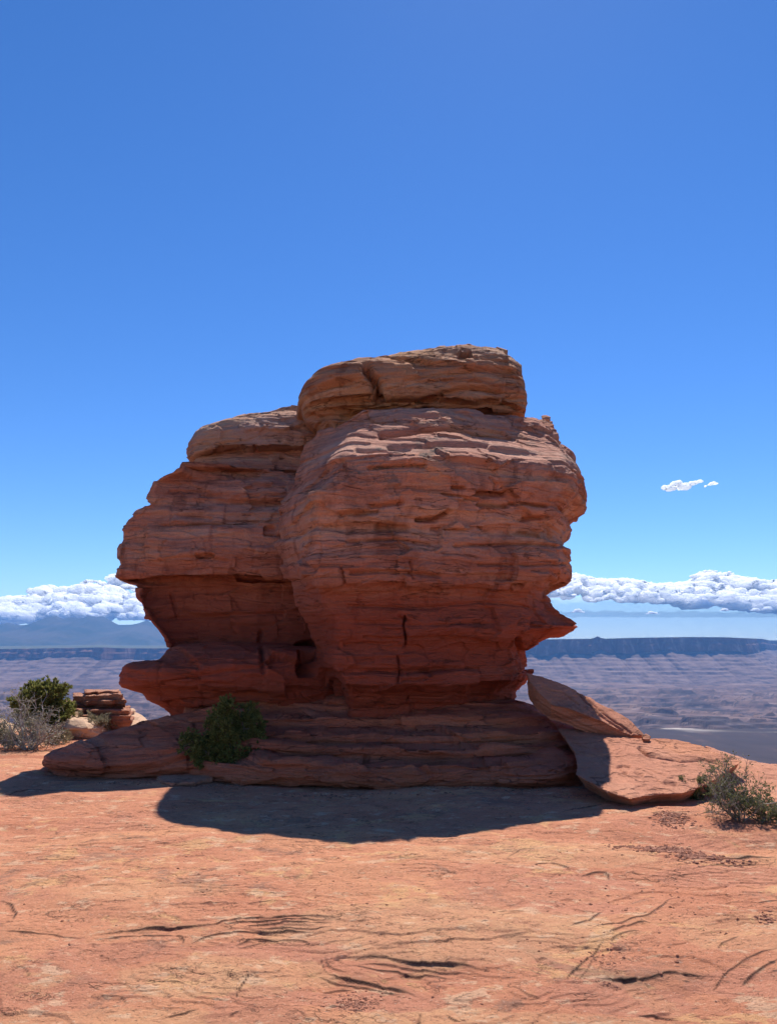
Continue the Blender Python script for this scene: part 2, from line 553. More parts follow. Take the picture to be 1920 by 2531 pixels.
def loft(name, mat, root, yc, left, right, front, back=1.2, n=2.4, dz=0.013, dx=0.013, seed=1, tilt=0.0, sscale=1.0,
         large=0.09, mid=0.03, block=0.03, feats=(), dome=0.10, edge=0.35, vshift=None, beds=None, zmin=None, back_z=None, facet=0.065, skew=0.0, calm=(), turn=0.0, corner=None):
    zf, yf = prof(front)
    yl, yr = yc - skew, yc + skew
    # the outline is seen where the side turns away from the camera: find that depth, then set the outline there
    for it in range(3):
        zl, xl = prof(left, yl)
        zr, xr = prof(right, yr)
        z0 = min(zl[0], zr[0]) if zmin is None else zmin
        z1 = min(zl[-1], zr[-1])
        nz = max(8, int((z1 - z0) / dz))
        z = np.linspace(z0, z1, nz)
        L, Rr, Fr = np.interp(z, zl, xl), np.interp(z, zr, xr), np.interp(z, zf, yf)
        tl, tr = L / yl, Rr / yr
        if it == 0:
            width = (Rr - L).max()
            ncf = max(16, int(width * 1.25 / dx))
            ncb = max(10, ncf // 5)
            s = np.linspace(-1, 1, ncf)
            u = 0.5 * np.sin(np.pi / 2 * s) + 0.5 * s
            v = np.clip(1 - np.abs(u) ** n, 0, 1) ** (1 / n)
            sb = np.linspace(1, -1, ncb + 2)[1:-1]
            ub = np.sin(np.pi / 2 * sb)
            vb = -np.clip(1 - np.abs(ub) ** n, 0, 1) ** (1 / n)
            U = np.concatenate([u, ub])
            Vv = np.concatenate([v, vb])
            nc = len(U)
        V2 = np.repeat(Vv[None, :], nz, 0)
        if corner is not None:
            uc = np.interp(z, [z0, z1], [corner[0], corner[1]])[:, None]
            vl = np.clip((U[None, :] + 1) / (uc + 1), 0, 1) * corner[2]
            vm = corner[2] + (1 - corner[2]) * np.clip((U[None, :] - uc) / 0.5, 0, 1)
            vr = np.clip((1 - U[None, :]) / 0.30, 0, 1) ** 0.55
            vv = np.minimum(np.where(U[None, :] < uc, vl, vm), vr)
            kk = max(1, ncf // 60)
            ker = np.ones(2 * kk + 1) / (2 * kk + 1)
            front_ = np.apply_along_axis(lambda r: np.convolve(np.pad(r, kk, mode='edge'), ker, 'valid'), 1, vv[:, :ncf])
            front_[:, 0] = 0
            front_[:, -1] = 0
            V2[:, :ncf] = np.maximum(front_, 0)
            V2[:, 0] = V2[:, ncf - 1] = 0
        fd = np.maximum(yc - Fr, 0.05)
        for rep_ in range(3):
            xm, hw = (L + Rr) / 2, (Rr - L) / 2
            X = xm[:, None] + hw[:, None] * U[None, :]
            Yy = yc - np.where(V2 > 0, fd[:, None], back) * V2 + skew * U[None, :] * (1 - np.abs(V2)) + turn * np.maximum(U[None, :], -0.25) * np.abs(V2)
            q = X / Yy
            jl, jr = q.argmin(1), q.argmax(1)
            ar = np.arange(nz)
            L = L + (tl - q[ar, jl]) * Yy[ar, jl]
            Rr = Rr + (tr - q[ar, jr]) * Yy[ar, jr]
        yl, yr = float(Yy[ar, jl].mean()), float(Yy[ar, jr].mean())
    xm, hw = (L + Rr) / 2, (Rr - L) / 2
    X = xm[:, None] + hw[:, None] * U[None, :]
    Z = np.repeat(z[:, None], nc, 1)
    P = np.stack([X, Yy, Z], -1)
    # closing rings, top and bottom
    rings_t = []
    for kk in range(1, 9):
        sc = 1 - kk / 9.0
        c = np.array([xm[-1], yc, z1])
        rg = c + (P[-1] - c) * np.array([sc, sc, 0]) + np.array([0, 0, dome * (1 - sc * sc)])
        rings_t.append(rg)
    P = np.concatenate([P, np.stack(rings_t)], 0)
    nr = P.shape[0]
    dth = np.roll(P, -1, 1) - np.roll(P, 1, 1)
    dzz = np.gradient(P, axis=0)
    N = np.cross(dth, dzz)
    N /= np.linalg.norm(N, axis=-1)[..., None] + 1e-9
    N[..., 2] *= 0.45
    N /= np.linalg.norm(N, axis=-1)[..., None] + 1e-9
    Pf = P.reshape(-1, 3)
    x_, y_, z_ = Pf[:, 0], Pf[:, 1], Pf[:, 2]
    V3 = np.concatenate([V2, np.repeat(V2[-1:], nr - nz, 0)], 0).ravel()
    ew = np.where(V3 > 0, edge + (1 - edge) * np.clip(V3 * 1.3, 0, 1), 0.8)
    d = large * fbm(x_ * 0.9, y_ * 0.9, z_ * 1.1, 3, seed + 5) * 1.6
    d += mid * fbm(x_ * 2.2, y_ * 2.2, z_ * 4.5, 3, seed + 6) * 1.6
    kw = {} if beds is None else {'beds': beds}
    massive = sstep(-0.12, 0.22, noise3(x_ * 0.55, y_ * 0.55, z_ * 1.1, seed + 70))
    d += strata(Pf, seed, tilt, sscale, block=block, **kw) * (0.28 + 0.95 * massive)
    if facet:
        d += facets(Pf, seed + 300, 0.85, 0.40, facet) * (1.15 - 0.5 * massive) + facets(Pf, seed + 340, 0.36, 0.15, facet * 0.32) + facets(Pf, seed + 370, 0.15, 0.06, facet * 0.10)
    d += 0.010 * fbm(x_ * 7, y_ * 7, z_ * 13, 2, seed + 8) * 1.5
    d *= ew
    for zc0, zc1, fac in calm:
        d *= 1 - (1 - fac) * sstep(zc0 - 0.12, zc0 + 0.12, z_) * sstep(zc1 + 0.12, zc1 - 0.12, z_)
    if feats:
        px, py = proj(Pf)
        frontm = np.tile((Vv > 0), nr)
        wob = 5 * noise3(x_ * 2.2, y_ * 2.2, z_ * 2.2, seed + 40)
        for ft in feats:
            if ft[0] == 'line':
                _, pts, dep, wpx = ft
                dd = poly_dist(px, py + wob, pts)
                d -= frontm * dep * np.exp(-(dd / wpx) ** 2)
            elif ft[0] == 'hole':
                _, (cx, cy), (rx, ry), dep = ft
                e = ((px - cx + 1.5 * wob) / rx) ** 4 + ((py - cy + 1.5 * wob) / ry) ** 4
                d -= frontm * dep * sstep(1.25, 0.55, e)
            elif ft[0] == 'bump':
                _, (cx, cy), (rx, ry), dep = ft
                e = ((px - cx) / rx) ** 2 + ((py - cy) / ry) ** 2
                d += frontm * dep * np.exp(-e)
    Pn = Pf + N.reshape(-1, 3) * d[:, None]
    nv = len(Pn)
    last = Pn[-nc:].mean(0)
    first = Pn[:nc].mean(0)
    V = np.concatenate([Pn, last[None], first[None]])
    q = grid_faces(nr, nc, True)
    c = np.arange(nc)
    c2 = (c + 1) % nc
    tt = np.stack([(nr - 1) * nc + c, (nr - 1) * nc + c2, np.full(nc, nv)], -1)
    tb = np.stack([c2, c, np.full(nc, nv + 1)], -1)
    off = np.array(root.location) if root is not None else np.zeros(3)
    me = mesh_np(name, V - off, [q, np.concatenate([tt, tb])])
    return obj(name, me, mat, root)


# ------------------------------------------------------------------ near ground
RIM_X = np.array([-60, -14, -6, -2.5, 0, 2.2, 3.4, 5, 8, 14, 60.])
RIM_Y = np.array([17, 17, 16, 15.2, 14.5, 13.0, 11.2, 10.7, 10.4, 10.4, 10.])


def ground_base(x, y):
    h = 0.05 * fbm(x * 0.28, y * 0.35, 0 * x, 3, 301)
    h = h + 0.05 * sstep(3.0, 6.5, x) * sstep(6.2, 7.6, y) * 1.0
    h = h - 0.06 * np.exp(-((x - 2.6) / 0.9) ** 2 - ((y - 6.55) / 0.35) ** 2)
    h = h - 0.10 * sstep(5, 3, y)
    rim = np.interp(x, RIM_X, RIM_Y)
    h = h - 0.5 * sstep(rim - 0.8, rim + 0.6, y)
    return h


# ledges in the slickrock: (pixel polyline, step height m, run-out m)
LEDGES = [
    ([(217, 2306), (378, 2286), (458, 2283), (532, 2280), (572, 2270), (629, 2260), (744, 2261), (847, 2266)], 0.024, 0.40),
    ([(540, 2283), (640, 2268), (740, 2270), (838, 2273)], 0.018, 0.35),
    ([(590, 2285), (700, 2277), (800, 2279), (850, 2284)], 0.016, 0.3),
    ([(620, 2290), (720, 2286), (830, 2291)], 0.012, 0.3),
    ([(240, 2312), (420, 2302), (463, 2308), (446, 2326)], 0.010, 0.2),
    ([(456, 2327), (515, 2300), (572, 2292), (686, 2292), (800, 2296)], 0.020, 0.22),
    ([(572, 2329), (618, 2309), (690, 2306), (761, 2318), (776, 2332)], 0.012, 0.15),
    ([(585, 2331), (630, 2314), (665, 2312)], 0.009, 0.12),
    ([(862, 2352), (900, 2341), (960, 2338), (1017, 2350), (1132, 2354), (1177, 2369), (1229, 2375)], 0.026, 0.40),
    ([(870, 2357), (930, 2348), (1000, 2357), (1080, 2361), (1177, 2378)], 0.016, 0.35),
    ([(846, 2362), (900, 2357), (980, 2363), (1060, 2368), (1130, 2378)], 0.012, 0.3),
    ([(800, 2372), (830, 2381), (892, 2391), (960, 2400), (1006, 2407), (1034, 2420)], 0.020, 0.35),
    ([(780, 2378), (830, 2390), (900, 2399), (1000, 2413)], 0.012, 0.3),
    ([(806, 2344), (812, 2358), (836, 2370), (870, 2374)], 0.010, 0.2),
    ([(792, 2350), (798, 2364), (822, 2378)], 0.008, 0.2),
    ([(838, 2338), (835, 2348), (850, 2360)], 0.008, 0.15),
    ([(790, 2412), (830, 2404), (880, 2404)], 0.010, 0.15),
    ([(1458, 2389), (1561, 2389), (1601, 2380), (1664, 2369), (1761, 2375)], 0.024, 0.30),
    ([(1749, 2409), (1770, 2386), (1818, 2352), (1875, 2335), (1930, 2326)], 0.015, 0.30),
    ([(1824, 2398), (1870, 2369), (1930, 2345)], 0.013, 0.25),
    ([(1406, 2283), (1446, 2266), (1486, 2240)], 0.014, 0.2),
    ([(1446, 2286), (1503, 2272), (1566, 2255), (1600, 2250), (1612, 2237), (1646, 2209), (1692, 2209)], 0.016, 0.22),
    ([(1498, 2297), (1538, 2268), (1589, 2260), (1635, 2272)], 0.016, 0.2),
    ([(1508, 2311), (1548, 2281), (1589, 2282)], 0.010, 0.2),
    ([(1395, 2403), (1418, 2375), (1458, 2329), (1490, 2305)], 0.012, 0.2),
    ([(1405, 2412), (1440, 2372), (1476, 2330)], 0.008, 0.2),
    ([(1732, 2140), (1744, 2129), (1784, 2123), (1930, 2117)], 0.022, 0.25),
    ([(1700, 2150), (1735, 2144), (1800, 2134), (1930, 2136)], 0.012, 0.2),
    ([(1429, 2163), (1452, 2152), (1480, 2150), (1503, 2152), (1515, 2169)], 0.016, 0.22),
    ([(1309, 2137), (1360, 2129), (1400, 2143), (1412, 2150)], 0.012, 0.2),
    ([(1352, 2170), (1372, 2153), (1400, 2158)], 0.006, 0.12),
    ([(1046, 2449), (1040, 2466), (1048, 2490), (1074, 2512)], 0.012, 0.12),
    ([(1103, 2461), (1120, 2474), (1154, 2478)], 0.014, 0.15),
    ([(1452, 2523), (1503, 2518), (1549, 2504), (1624, 2501), (1669, 2516)], 0.022, 0.25),
    ([(1561, 2455), (1624, 2449), (1692, 2464)], 0.016, 0.22),
    ([(400, 2480), (423, 2466), (503, 2455)], 0.014, 0.2),
    ([(560, 2474), (575, 2464), (592, 2460)], 0.012, 0.12),
    ([(581, 2441), (606, 2409), (618, 2386)], 0.016, 0.12),
    ([(0, 2212), (34, 2222), (46, 2245), (34, 2266)], 0.016, 0.2),
    ([(20, 2392), (55, 2376), (74, 2386), (68, 2400)], 0.008, 0.2),
    ([(240, 2430), (290, 2426), (322, 2440), (310, 2452)], 0.008, 0.2),
    ([(1382, 2013), (1462, 1995), (1500, 1992)], 0.014, 0.25),
    ([(1597, 2021), (1640, 2012), (1729, 2012)], 0.016, 0.25),
    ([(486, 2240), (543, 2232), (601, 2229)], 0.009, 0.2),
    ([(600, 2233), (640, 2224), (686, 2220)], 0.009, 0.2),
    ([(51, 2129), (143, 2120), (195, 2117)], 0.008, 0.25),
    ([(300, 2140), (330, 2124), (325, 2134)], 0.008, 0.2),
    ([(0, 1972), (40, 1960), (110, 1952), (180, 1946)], 0.016, 0.3),
    ([(370, 2070), (400, 2062), (425, 2050)], 0.006, 0.2),
    ([(0, 2301), (120, 2300), (220, 2310)], 0.012, 0.2),
    ([(600, 2521), (660, 2520), (720, 2510), (800, 2515)], 0.014, 0.2),
    ([(1220, 2252), (1265, 2243), (1300, 2246)], 0.007, 0.1),
    ([(1225, 2262), (1260, 2251), (1290, 2252)], 0.006, 0.1),
    ([(1190, 2486), (1290, 2490), (1370, 2485), (1420, 2489)], 0.010, 0.2),
    ([(1260, 2402), (1290, 2420), (1340, 2431)], 0.009, 0.12),
    ([(1780, 2330), (1768, 2315), (1800, 2302), (1830, 2296)], 0.010, 0.2),
    ([(1870, 2230), (1900, 2222), (1930, 2218)], 0.016, 0.25),
    ([(1250, 2120), (1280, 2100), (1330, 2095), (1300, 2110)], 0.008, 0.2),
]


def build_ground():
    ys = np.concatenate([np.linspace(-60, 1.0, 22), np.linspace(1.4, 3.1, 20)[:-1], np.geomspace(3.1, 9.4, 960)[:-1],
                         np.linspace(9.4, 17, 120)[:-1], np.array([17, 17.6, 18.5, 20, 24, 30, 40])])
    s = np.linspace(-1, 1, 760)
    s = 0.72 * s + 0.28 * s ** 5
    wdt = np.where(ys < 3, 3.6 + (3 - np.minimum(ys, 3)) * 0.9, 3.6 + (ys - 3) * 0.80)
    X = wdt[:, None] * s[None, :] * 1.02
    Y = np.repeat(ys[:, None], len(s), 1)
    x, y = X.ravel(), Y.ravel()
    h = ground_base(x, y)
    # exfoliation sheets
    near = sstep(2.5, 3.2, y) * sstep(13, 10, y)
    f = 0.5 * fbm(x * 0.33 + 3, y * 0.62, 0 * x, 4, 411, 0.5) + 0.14 * fbm(x * 1.6, y * 2.4, 0 * x, 3, 412)
    q = f * 16.0
    i = np.floor(q)
    fr = q - i
    ter = (i + sstep(0.93, 0.995, fr)) / 16.0
    mk = sstep(-0.15, 0.10, noise3(x * 0.5, y * 0.8, 0 * x, 413)) * (0.45 + 0.55 * sstep(7.5, 4.5, y))
    h = h + near * 0.17 * (f * (1 - mk) + ter * mk)
    f2 = fbm(x * 0.9, y * 1.7, 0 * x + 4, 4, 421)
    q2 = f2 * 12.0
    i2 = np.floor(q2)
    ter2 = (i2 + sstep(0.88, 0.985, q2 - i2)) / 12.0
    mk2 = sstep(-0.12, 0.12, noise3(x * 0.7, y * 1.0, 0 * x, 423))
    h = h + near * 0.075 * (f2 + mk2 * (ter2 - f2))
    f3 = fbm(x * 2.6, y * 5.5, 0 * x + 9, 3, 441)
    q3 = f3 * 7
    i3 = np.floor(q3)
    mk3 = sstep(-0.05, 0.15, noise3(x * 1.1, y * 1.6, 0 * x, 443))
    h = h + near * 0.022 * mk3 * ((i3 + sstep(0.84, 0.98, q3 - i3)) / 7)
    h = h + near * 0.004 * fbm(x * 6, y * 9, 0 * x, 3, 431)
    stain = np.zeros_like(h)
    crack_shade = np.zeros_like(h)
    for n, (pts, A, run) in enumerate(LEDGES):
        W = np.array([on_ground(px, py)[:2] for px, py in pts])
        # smooth the polyline
        for _ in range(2):
            Q = [W[0]]
            for a, b in zip(W[:-1], W[1:]):
                Q += [a * 0.75 + b * 0.25, a * 0.25 + b * 0.75]
            Q.append(W[-1])
            W = np.array(Q)
        lo, hi = W.min(0) - run * 2.2, W.max(0) + run * 2.2
        idx = np.where((x > lo[0]) & (x < hi[0]) & (y > lo[1]) & (y < hi[1]))[0]
        if not len(idx): continue
        qx = x[idx] + 0.03 * noise3(x[idx] * 5, y[idx] * 5, 0 * x[idx], 500 + n)
        qy = y[idx] + 0.030 * noise3(x[idx] * 6, y[idx] * 6, 0 * x[idx] + 5, 520 + n)
        best = np.full(len(idx), 1e9)
        sgn = np.zeros(len(idx))
        tt = np.zeros(len(idx))
        seg = np.linalg.norm(np.diff(W, axis=0), axis=1)
        cum = np.concatenate([[0], np.cumsum(seg)])
        for kk in range(len(W) - 1):
            ax, ay = W[kk]
            dx, dy = W[kk + 1] - W[kk]
            Ln = dx * dx + dy * dy + 1e-12
            t = np.clip(((qx - ax) * dx + (qy - ay) * dy) / Ln, 0, 1)
            ex, ey = qx - (ax + t * dx), qy - (ay + t * dy)
            dd = np.hypot(ex, ey)
            up = dd < best
            best = np.where(up, dd, best)
            cr = dx * ey - dy * ex
            sgn = np.where(up, np.sign(cr), sgn)
            tt = np.where(up, (cum[kk] + t * seg[kk]) / cum[-1], tt)
        # the lower side is the one on the right of the drawing direction (towards the camera for left-to-right lines)
        sd = best * (-sgn)
        taper = np.clip(np.minimum(tt, 1 - tt) * 4 + 0.03, 0, 1) * (0.65 + 0.40 * sstep(-0.25, 0.2, noise3(x[idx] * 3, y[idx] * 3, 0 * x[idx], 540 + n)))
        outside = np.exp(-np.maximum(0, best - run * 1.6) * 8)
        drop = np.where(sd > 0, sstep(0.0, 0.0032 * y[idx], sd) * np.exp(-np.maximum(sd, 0) / run), 0)
        lip = np.where(sd <= 0, np.exp(sd / 0.06) * 0.18, 0.18 * np.exp(-np.maximum(sd, 0) / 0.004))
        crev = np.where(sd > 0, sstep(0.0, 0.0032 * y[idx], sd) * np.exp(-np.maximum(sd - 0.008, 0) / 0.020), 0)
        h[idx] += 0.58 * A * taper * (lip - drop - 0.22 * crev) * outside
        crack_shade[idx] = np.maximum(crack_shade[idx], np.minimum(1, taper * 2) * min(1, A / 0.012) * 1.0 * np.exp(-((sd - 0.004) / ((0.0004 + 0.0006 * taper) * y[idx])) ** 2))
        if A >= 0.02:
            stain[idx] = np.maximum(stain[idx], 0.8 * taper * np.exp(-best / 0.05) * min(1, A / 0.035))
    rim = np.interp(x, RIM_X, RIM_Y)
    h = h - 0.9 * sstep(rim + 0.4, rim + 2.5, y) - 40 * sstep(rim + 3, 30, y) - 290 * sstep(24, 40, y)
    sand = np.zeros_like(h)
    for px, py, rx, ry, a in ((110, 1872, 0.9, 0.22, 0.9), (60, 1850, 1.2, 0.35, 0.8), (560, 1950, 0.8, 0.25, 0.45), (230, 1835, 0.7, 0.3, 0.5),
                              (1660, 2030, 0.28, 0.17, 0.8), (1640, 2100, 0.40, 0.14, 0.8), (1720, 2122, 0.28, 0.08, 0.7), (1880, 2040, 0.7, 0.35, 0.6)):
        g = on_ground(px, py)
        e = ((x - g[0]) / rx) ** 2 + ((y - g[1]) / ry) ** 2 + 0.9 * noise3(x * 3, y * 3, 0 * x, 77)
        sand = np.maximum(sand, a * sstep(1.2, 0.3, e))
    pale, pink = np.zeros_like(h), np.zeros_like(h)
    edge_n = 1.3 * fbm(x * 2.2, y * 3.2, 0 * x, 4, 91)
    for arr, px, py, rx, ry, a in ((pale, 560, 2385, 0.52, 0.26, 1), (pale, 1090, 2285, 1.0, 0.45, 1), (pale, 1330, 2110, 1.0, 0.35, 0.8), (pale, 1900, 2290, 0.5, 0.3, 0.8), (pale, 1250, 2480, 0.8, 0.15, 0.8), (pale, 330, 2205, 0.6, 0.2, 0.6),
                                   (pale, 900, 2315, 0.35, 0.12, 0.7), (pale, 300, 2480, 0.6, 0.12, 0.6), (pink, 1500, 2425, 0.42, 0.16, 1), (pink, 690, 2335, 0.42, 0.12, 1), (pink, 1860, 2395, 0.32, 0.16, 1), (pink, 1440, 2175, 0.42, 0.16, 1),
                                   (pink, 1420, 2235, 0.40, 0.14, 0.9), (pink, 890, 2435, 0.42, 0.12, 1), (pink, 640, 2460, 0.25, 0.2, 0.8), (pink, 1800, 2160, 0.6, 0.2, 0.9), (pink, 1740, 2080, 0.3, 0.3, 0.9), (pink, 300, 2340, 0.4, 0.12, 0.7)):
        g = on_ground(px, py)
        e_ = ((x - g[0]) / rx) ** 2 + ((y - g[1]) / ry) ** 2 + edge_n
        arr[:] = np.maximum(arr, a * sstep(1.05, 0.88, e_))
    V = np.stack([x, y, h], -1)
    me = mesh_np('ground', V, [grid_faces(len(ys), len(s))])
    for nm, arr in (('stain', stain), ('sand', sand), ('crack_shade', crack_shade), ('pale', pale), ('pink', pink)):
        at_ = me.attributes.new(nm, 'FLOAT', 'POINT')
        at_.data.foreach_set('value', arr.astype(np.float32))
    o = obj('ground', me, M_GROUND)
    return tag(o, kind='structure'), (ys, wdt * 1.02, s, h.reshape(len(ys), len(s)))


ground, GH = build_ground()


def ground_z(x, y):
    ys, wd, s, H = GH
    r = np.clip(np.searchsorted(ys, y) - 1, 0, len(ys) - 2)
    c = np.clip(np.searchsorted(s, x / wd[r]), 0, len(s) - 1)
    return float(H[r, c])


# ------------------------------------------------------------------ canyon floor, mesas, mountains
FLOOR = -330.0


def canyon():
    inv = np.concatenate([np.linspace(1 / 420.0, 1 / 1800.0, 26)[:-1], np.linspace(1 / 1800.0, 1 / 8600.0, 480)])
    ys = np.concatenate([np.linspace(45, 400, 10), 1 / inv, np.linspace(9500, 19000, 10)])
    s = np.linspace(-1, 1, 480)
    X = (ys[:, None] * 0.74 + 60) * s[None, :]
    Y = np.repeat(ys[:, None], len(s), 1)
    x, y = X.ravel(), Y.ravel()
    edge = 3000 + 260 * fbm(x / 700, 0 * x, 0 * x, 3, 601) + 0.10 * x - 900 * sstep(200, -900, x)
    e = edge - y + 90 * fbm(x / 240, y / 240, 0 * x, 3, 602)
    bench = sstep(-15, 15, e)
    f = fbm(x / 1500, y / 900, 0 * x, 5, 611, 0.55)
    q = f * 7.5
    i = np.floor(q)
    ter = (i + sstep(0.90, 0.985, q - i)) / 7.5
    f2 = fbm(x / 420, y / 300, 0 * x, 4, 615, 0.55)
    q2 = f2 * 5
    i2 = np.floor(q2)
    ter2 = (i2 + sstep(0.86, 0.98, q2 - i2)) / 5
    amp = sstep(-40, 500, -e) * sstep(7600, 5600, y)
    h_low = FLOOR - 30 + amp * (150 * ter + 75 * ter2) + 4 * f2
    fr1, fr2 = q - i, q2 - i2
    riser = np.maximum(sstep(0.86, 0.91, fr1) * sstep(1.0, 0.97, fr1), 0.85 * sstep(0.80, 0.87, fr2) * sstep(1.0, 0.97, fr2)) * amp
    h_ben = FLOOR + 5 * fbm(x / 300, y / 300, 0 * x, 3, 620)
    h = h_low + (h_ben - h_low) * bench
    rim = bench * sstep(150, 40, e + 110 * fbm(x / 160, y / 90, 0 * x, 3, 622)) * sstep(-20, 10, e) * sstep(-0.25, 0.1, noise3(x / 300, y / 200, 0 * x, 625))
    rim = np.maximum(rim, (1 - bench) * 0.35 * sstep(0.42, 0.5, fbm(x / 260, y / 140, 0 * x, 4, 633)) * sstep(6000, 3200, y))
    V = np.stack([x, y, h], -1)
    me = mesh_np('canyon_floor', V, [grid_faces(len(ys), len(s))], smooth=True)
    for nm, arr in (('rim', rim), ('bench', bench), ('riser', riser * (1 - bench))):
        a = me.attributes.new(nm, 'FLOAT', 'POINT')
        a.data.foreach_set('value', arr.astype(np.float32))
    m, nt, out = newmat('canyon_rock')
    k = NT(nt)
    p = k.pos()
    px_, py_, pz_ = k.sep(p)
    q = k.comb(px_, k.math('MULTIPLY', py_, 0.42), k.math('MULTIPLY', pz_, 5.0))
    n1 = k.noise(q, 0.0022, 7, 0.65)
    col = k.ramp(n1, [(0.36, (0.06, 0.035, 0.03)), (0.46, (0.13, 0.072, 0.055)), (0.55, (0.19, 0.11, 0.082)), (0.68, (0.27, 0.175, 0.13))])
    n2 = k.noise(q, 0.009, 6, 0.7)
    col = k.mix(k.rng(n2, 0.56, 0.68, 0, 0.6), col, (0.32, 0.22, 0.17))
    col = k.mix(k.rng(n2, 0.47, 0.37, 0, 0.8), col, (0.05, 0.032, 0.028))
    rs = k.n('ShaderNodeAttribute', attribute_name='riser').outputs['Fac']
    col = k.mix(k.math('MULTIPLY', rs, 0.8), col, (0.045, 0.028, 0.026))  # darker cliff bands, with the shade of the scarps painted into their colour
    be = k.n('ShaderNodeAttribute', attribute_name='bench').outputs['Fac']
    bcol = k.ramp(k.noise(q, 0.006, 6, 0.6), [(0.35, (0.034, 0.019, 0.017)), (0.58, (0.048, 0.027, 0.022)), (0.72, (0.13, 0.065, 0.045))])
    col = k.mix(be, col, bcol)
    ri = k.n('ShaderNodeAttribute', attribute_name='rim').outputs['Fac']
    col = k.mix(k.math('MULTIPLY', ri, k.rng(n2, 0.36, 0.5, 0.25, 1)), col, (0.52, 0.44, 0.36))
    nt.links.new(k.principled(col, 0.95), out.inputs[0])
    return tag(obj('canyon_floor', me, m), kind='structure')


canyon()


def mesa_mat():
    m, nt, out = newmat('mesa_rock')
    k = NT(nt)
    p = k.pos()
    x, y, z = k.sep(p)
    t = k.n('ShaderNodeAttribute', attribute_name='zone').outputs['Fac']   # 0 top, 1 cliff, 2 talus
    q = k.comb(k.math('MULTIPLY', x, 0.15), k.math('MULTIPLY', y, 0.15), z)
    b = k.noise(q, 0.045, 6, 0.65)
    tal = k.ramp(b, [(0.38, (0.085, 0.055, 0.05)), (0.48, (0.17, 0.105, 0.088)), (0.62, (0.24, 0.155, 0.125))])
    v = k.noise(k.comb(x, y, k.math('MULTIPLY', z, 0.15)), 0.012, 5, 0.6)
    clf = k.ramp(v, [(0.35, (0.17, 0.075, 0.05)), (0.55, (0.25, 0.115, 0.078)), (0.72, (0.50, 0.31, 0.22))])
    top = k.ramp(k.noise(p, 0.004, 5), [(0.4, (0.07, 0.085, 0.05)), (0.64, (0.13, 0.12, 0.075))])
    col = k.mix(k.rng(t, 0.2, 0.6), top, clf)
    col = k.mix(k.rng(t, 1.2, 1.6), col, tal)
    nt.links.new(k.principled(col, 0.95), out.inputs[0])
    return m


M_MESA = mesa_mat()


def mesa(name, Y0, pts, cliffs, px0, px1, step_px, rim_amp, seed, talus_run=850, depth=4000):
    """pts: (px, py_top, depth offset) along the rim line"""
    a = np.asarray(pts, float)
    px = np.arange(px0, px1 + 0.1, step_px)
    yo = np.interp(px, a[:, 0], a[:, 2]) + Y0
    py = np.interp(px, a[:, 0], a[:, 1])
    rx = (px - CX) / F_PX * yo
    n1 = fbm(rx / 900, 0 * rx, 0 * rx, 3, seed)
    n2 = 1 - np.abs(noise3(rx / 230, 0 * rx + 2, 0 * rx, seed + 1)) * 2
    Yr = yo + rim_amp * n1 + 120 * n2
    zt = (1590 - py) / F_PX * Yr + EYE
    ch = cliffs * (0.85 + 0.50 * noise3(rx / 620, 0 * rx, 0 * rx + 3, seed + 2) + 0.28 * noise3(rx / 210, 0 * rx, 0 * rx, seed + 3) + 0.10 * noise3(rx / 60, 0 * rx, 0 * rx, seed + 4))
    ch = np.maximum(ch, cliffs * 0.4)
    rows, zone = [], []
    xx = (px - CX) / F_PX
    for dy, dzv in ((depth, 25), (depth * 0.4, 14), (600, 6), (200, 3), (60, 0)):
        rows.append(np.stack([xx * (Yr + dy), Yr + dy, zt + dzv], -1)); zone.append(0.0)
    for t in np.linspace(0, 1, 9):
        jt = 16 * noise3(rx / 60, 0 * rx + t * 3, 0 * rx, seed + 5) + (30 if t > 0.45 else 0) * np.clip(noise3(rx / 140, 0 * rx, 0 * rx, seed + 6) + .4, 0, 1)
        yy = Yr - 60 * t - jt
        rows.append(np.stack([xx * Yr, yy, zt - ch * t], -1)); zone.append(1.0)
    zb = zt - ch
    for t in np.linspace(0.02, 1, 60):
        gl = 55 * (np.abs(noise3(rx / 210, 0 * rx + t * 0.08, 0 * rx, seed + 8)) + 0.5 * np.abs(noise3(rx / 80, 0 * rx + t * 0.15, 0 * rx, seed + 9)) + 0.25 * noise3(rx / 33, 0 * rx + t * 1.2, 0 * rx, seed + 10) - 0.4) * np.sin(min(1, t * 1.4) * math.pi * 0.62)
        q = t * 8
        tr = (np.floor(q) + float(sstep(0.55, 0.98, q - np.floor(q)))) / 8
        bk = np.clip(0.30 + 1.2 * noise3(rx / 260, 0 * rx + q * 0.5, 0 * rx, seed + 12), 0.0, 0.75)
        tz = (1 - bk) * t + bk * tr if t < 0.97 else 1.0 + 0 * rx
        run = talus_run * (t ** 1.25)
        yy = Yr - 60 - run + gl
        za = zb + (FLOOR - 40 - zb) * t
        zq = (za + 8 * noise3(rx / 500, 0 * rx, 0 * rx, seed + 14)) / 38.0
        zt_ = 38.0 * (np.floor(zq) + sstep(0.45, 0.95, zq - np.floor(zq)))
        za = za + (zt_ - za) * bk * (0 if t > 0.97 else 1)
        rows.append(np.stack([xx * Yr, yy, za], -1)); zone.append(2.0)
    P = np.stack(rows)
    me = mesh_np(name, P.reshape(-1, 3), [grid_faces(len(rows), len(px))], smooth=False)
    z = np.repeat(np.array(zone, np.float32), len(px))
    at_ = me.attributes.new('zone', 'FLOAT', 'POINT')
    at_.data.foreach_set('value', z)
    return tag(obj(name, me, M_MESA), kind='structure')


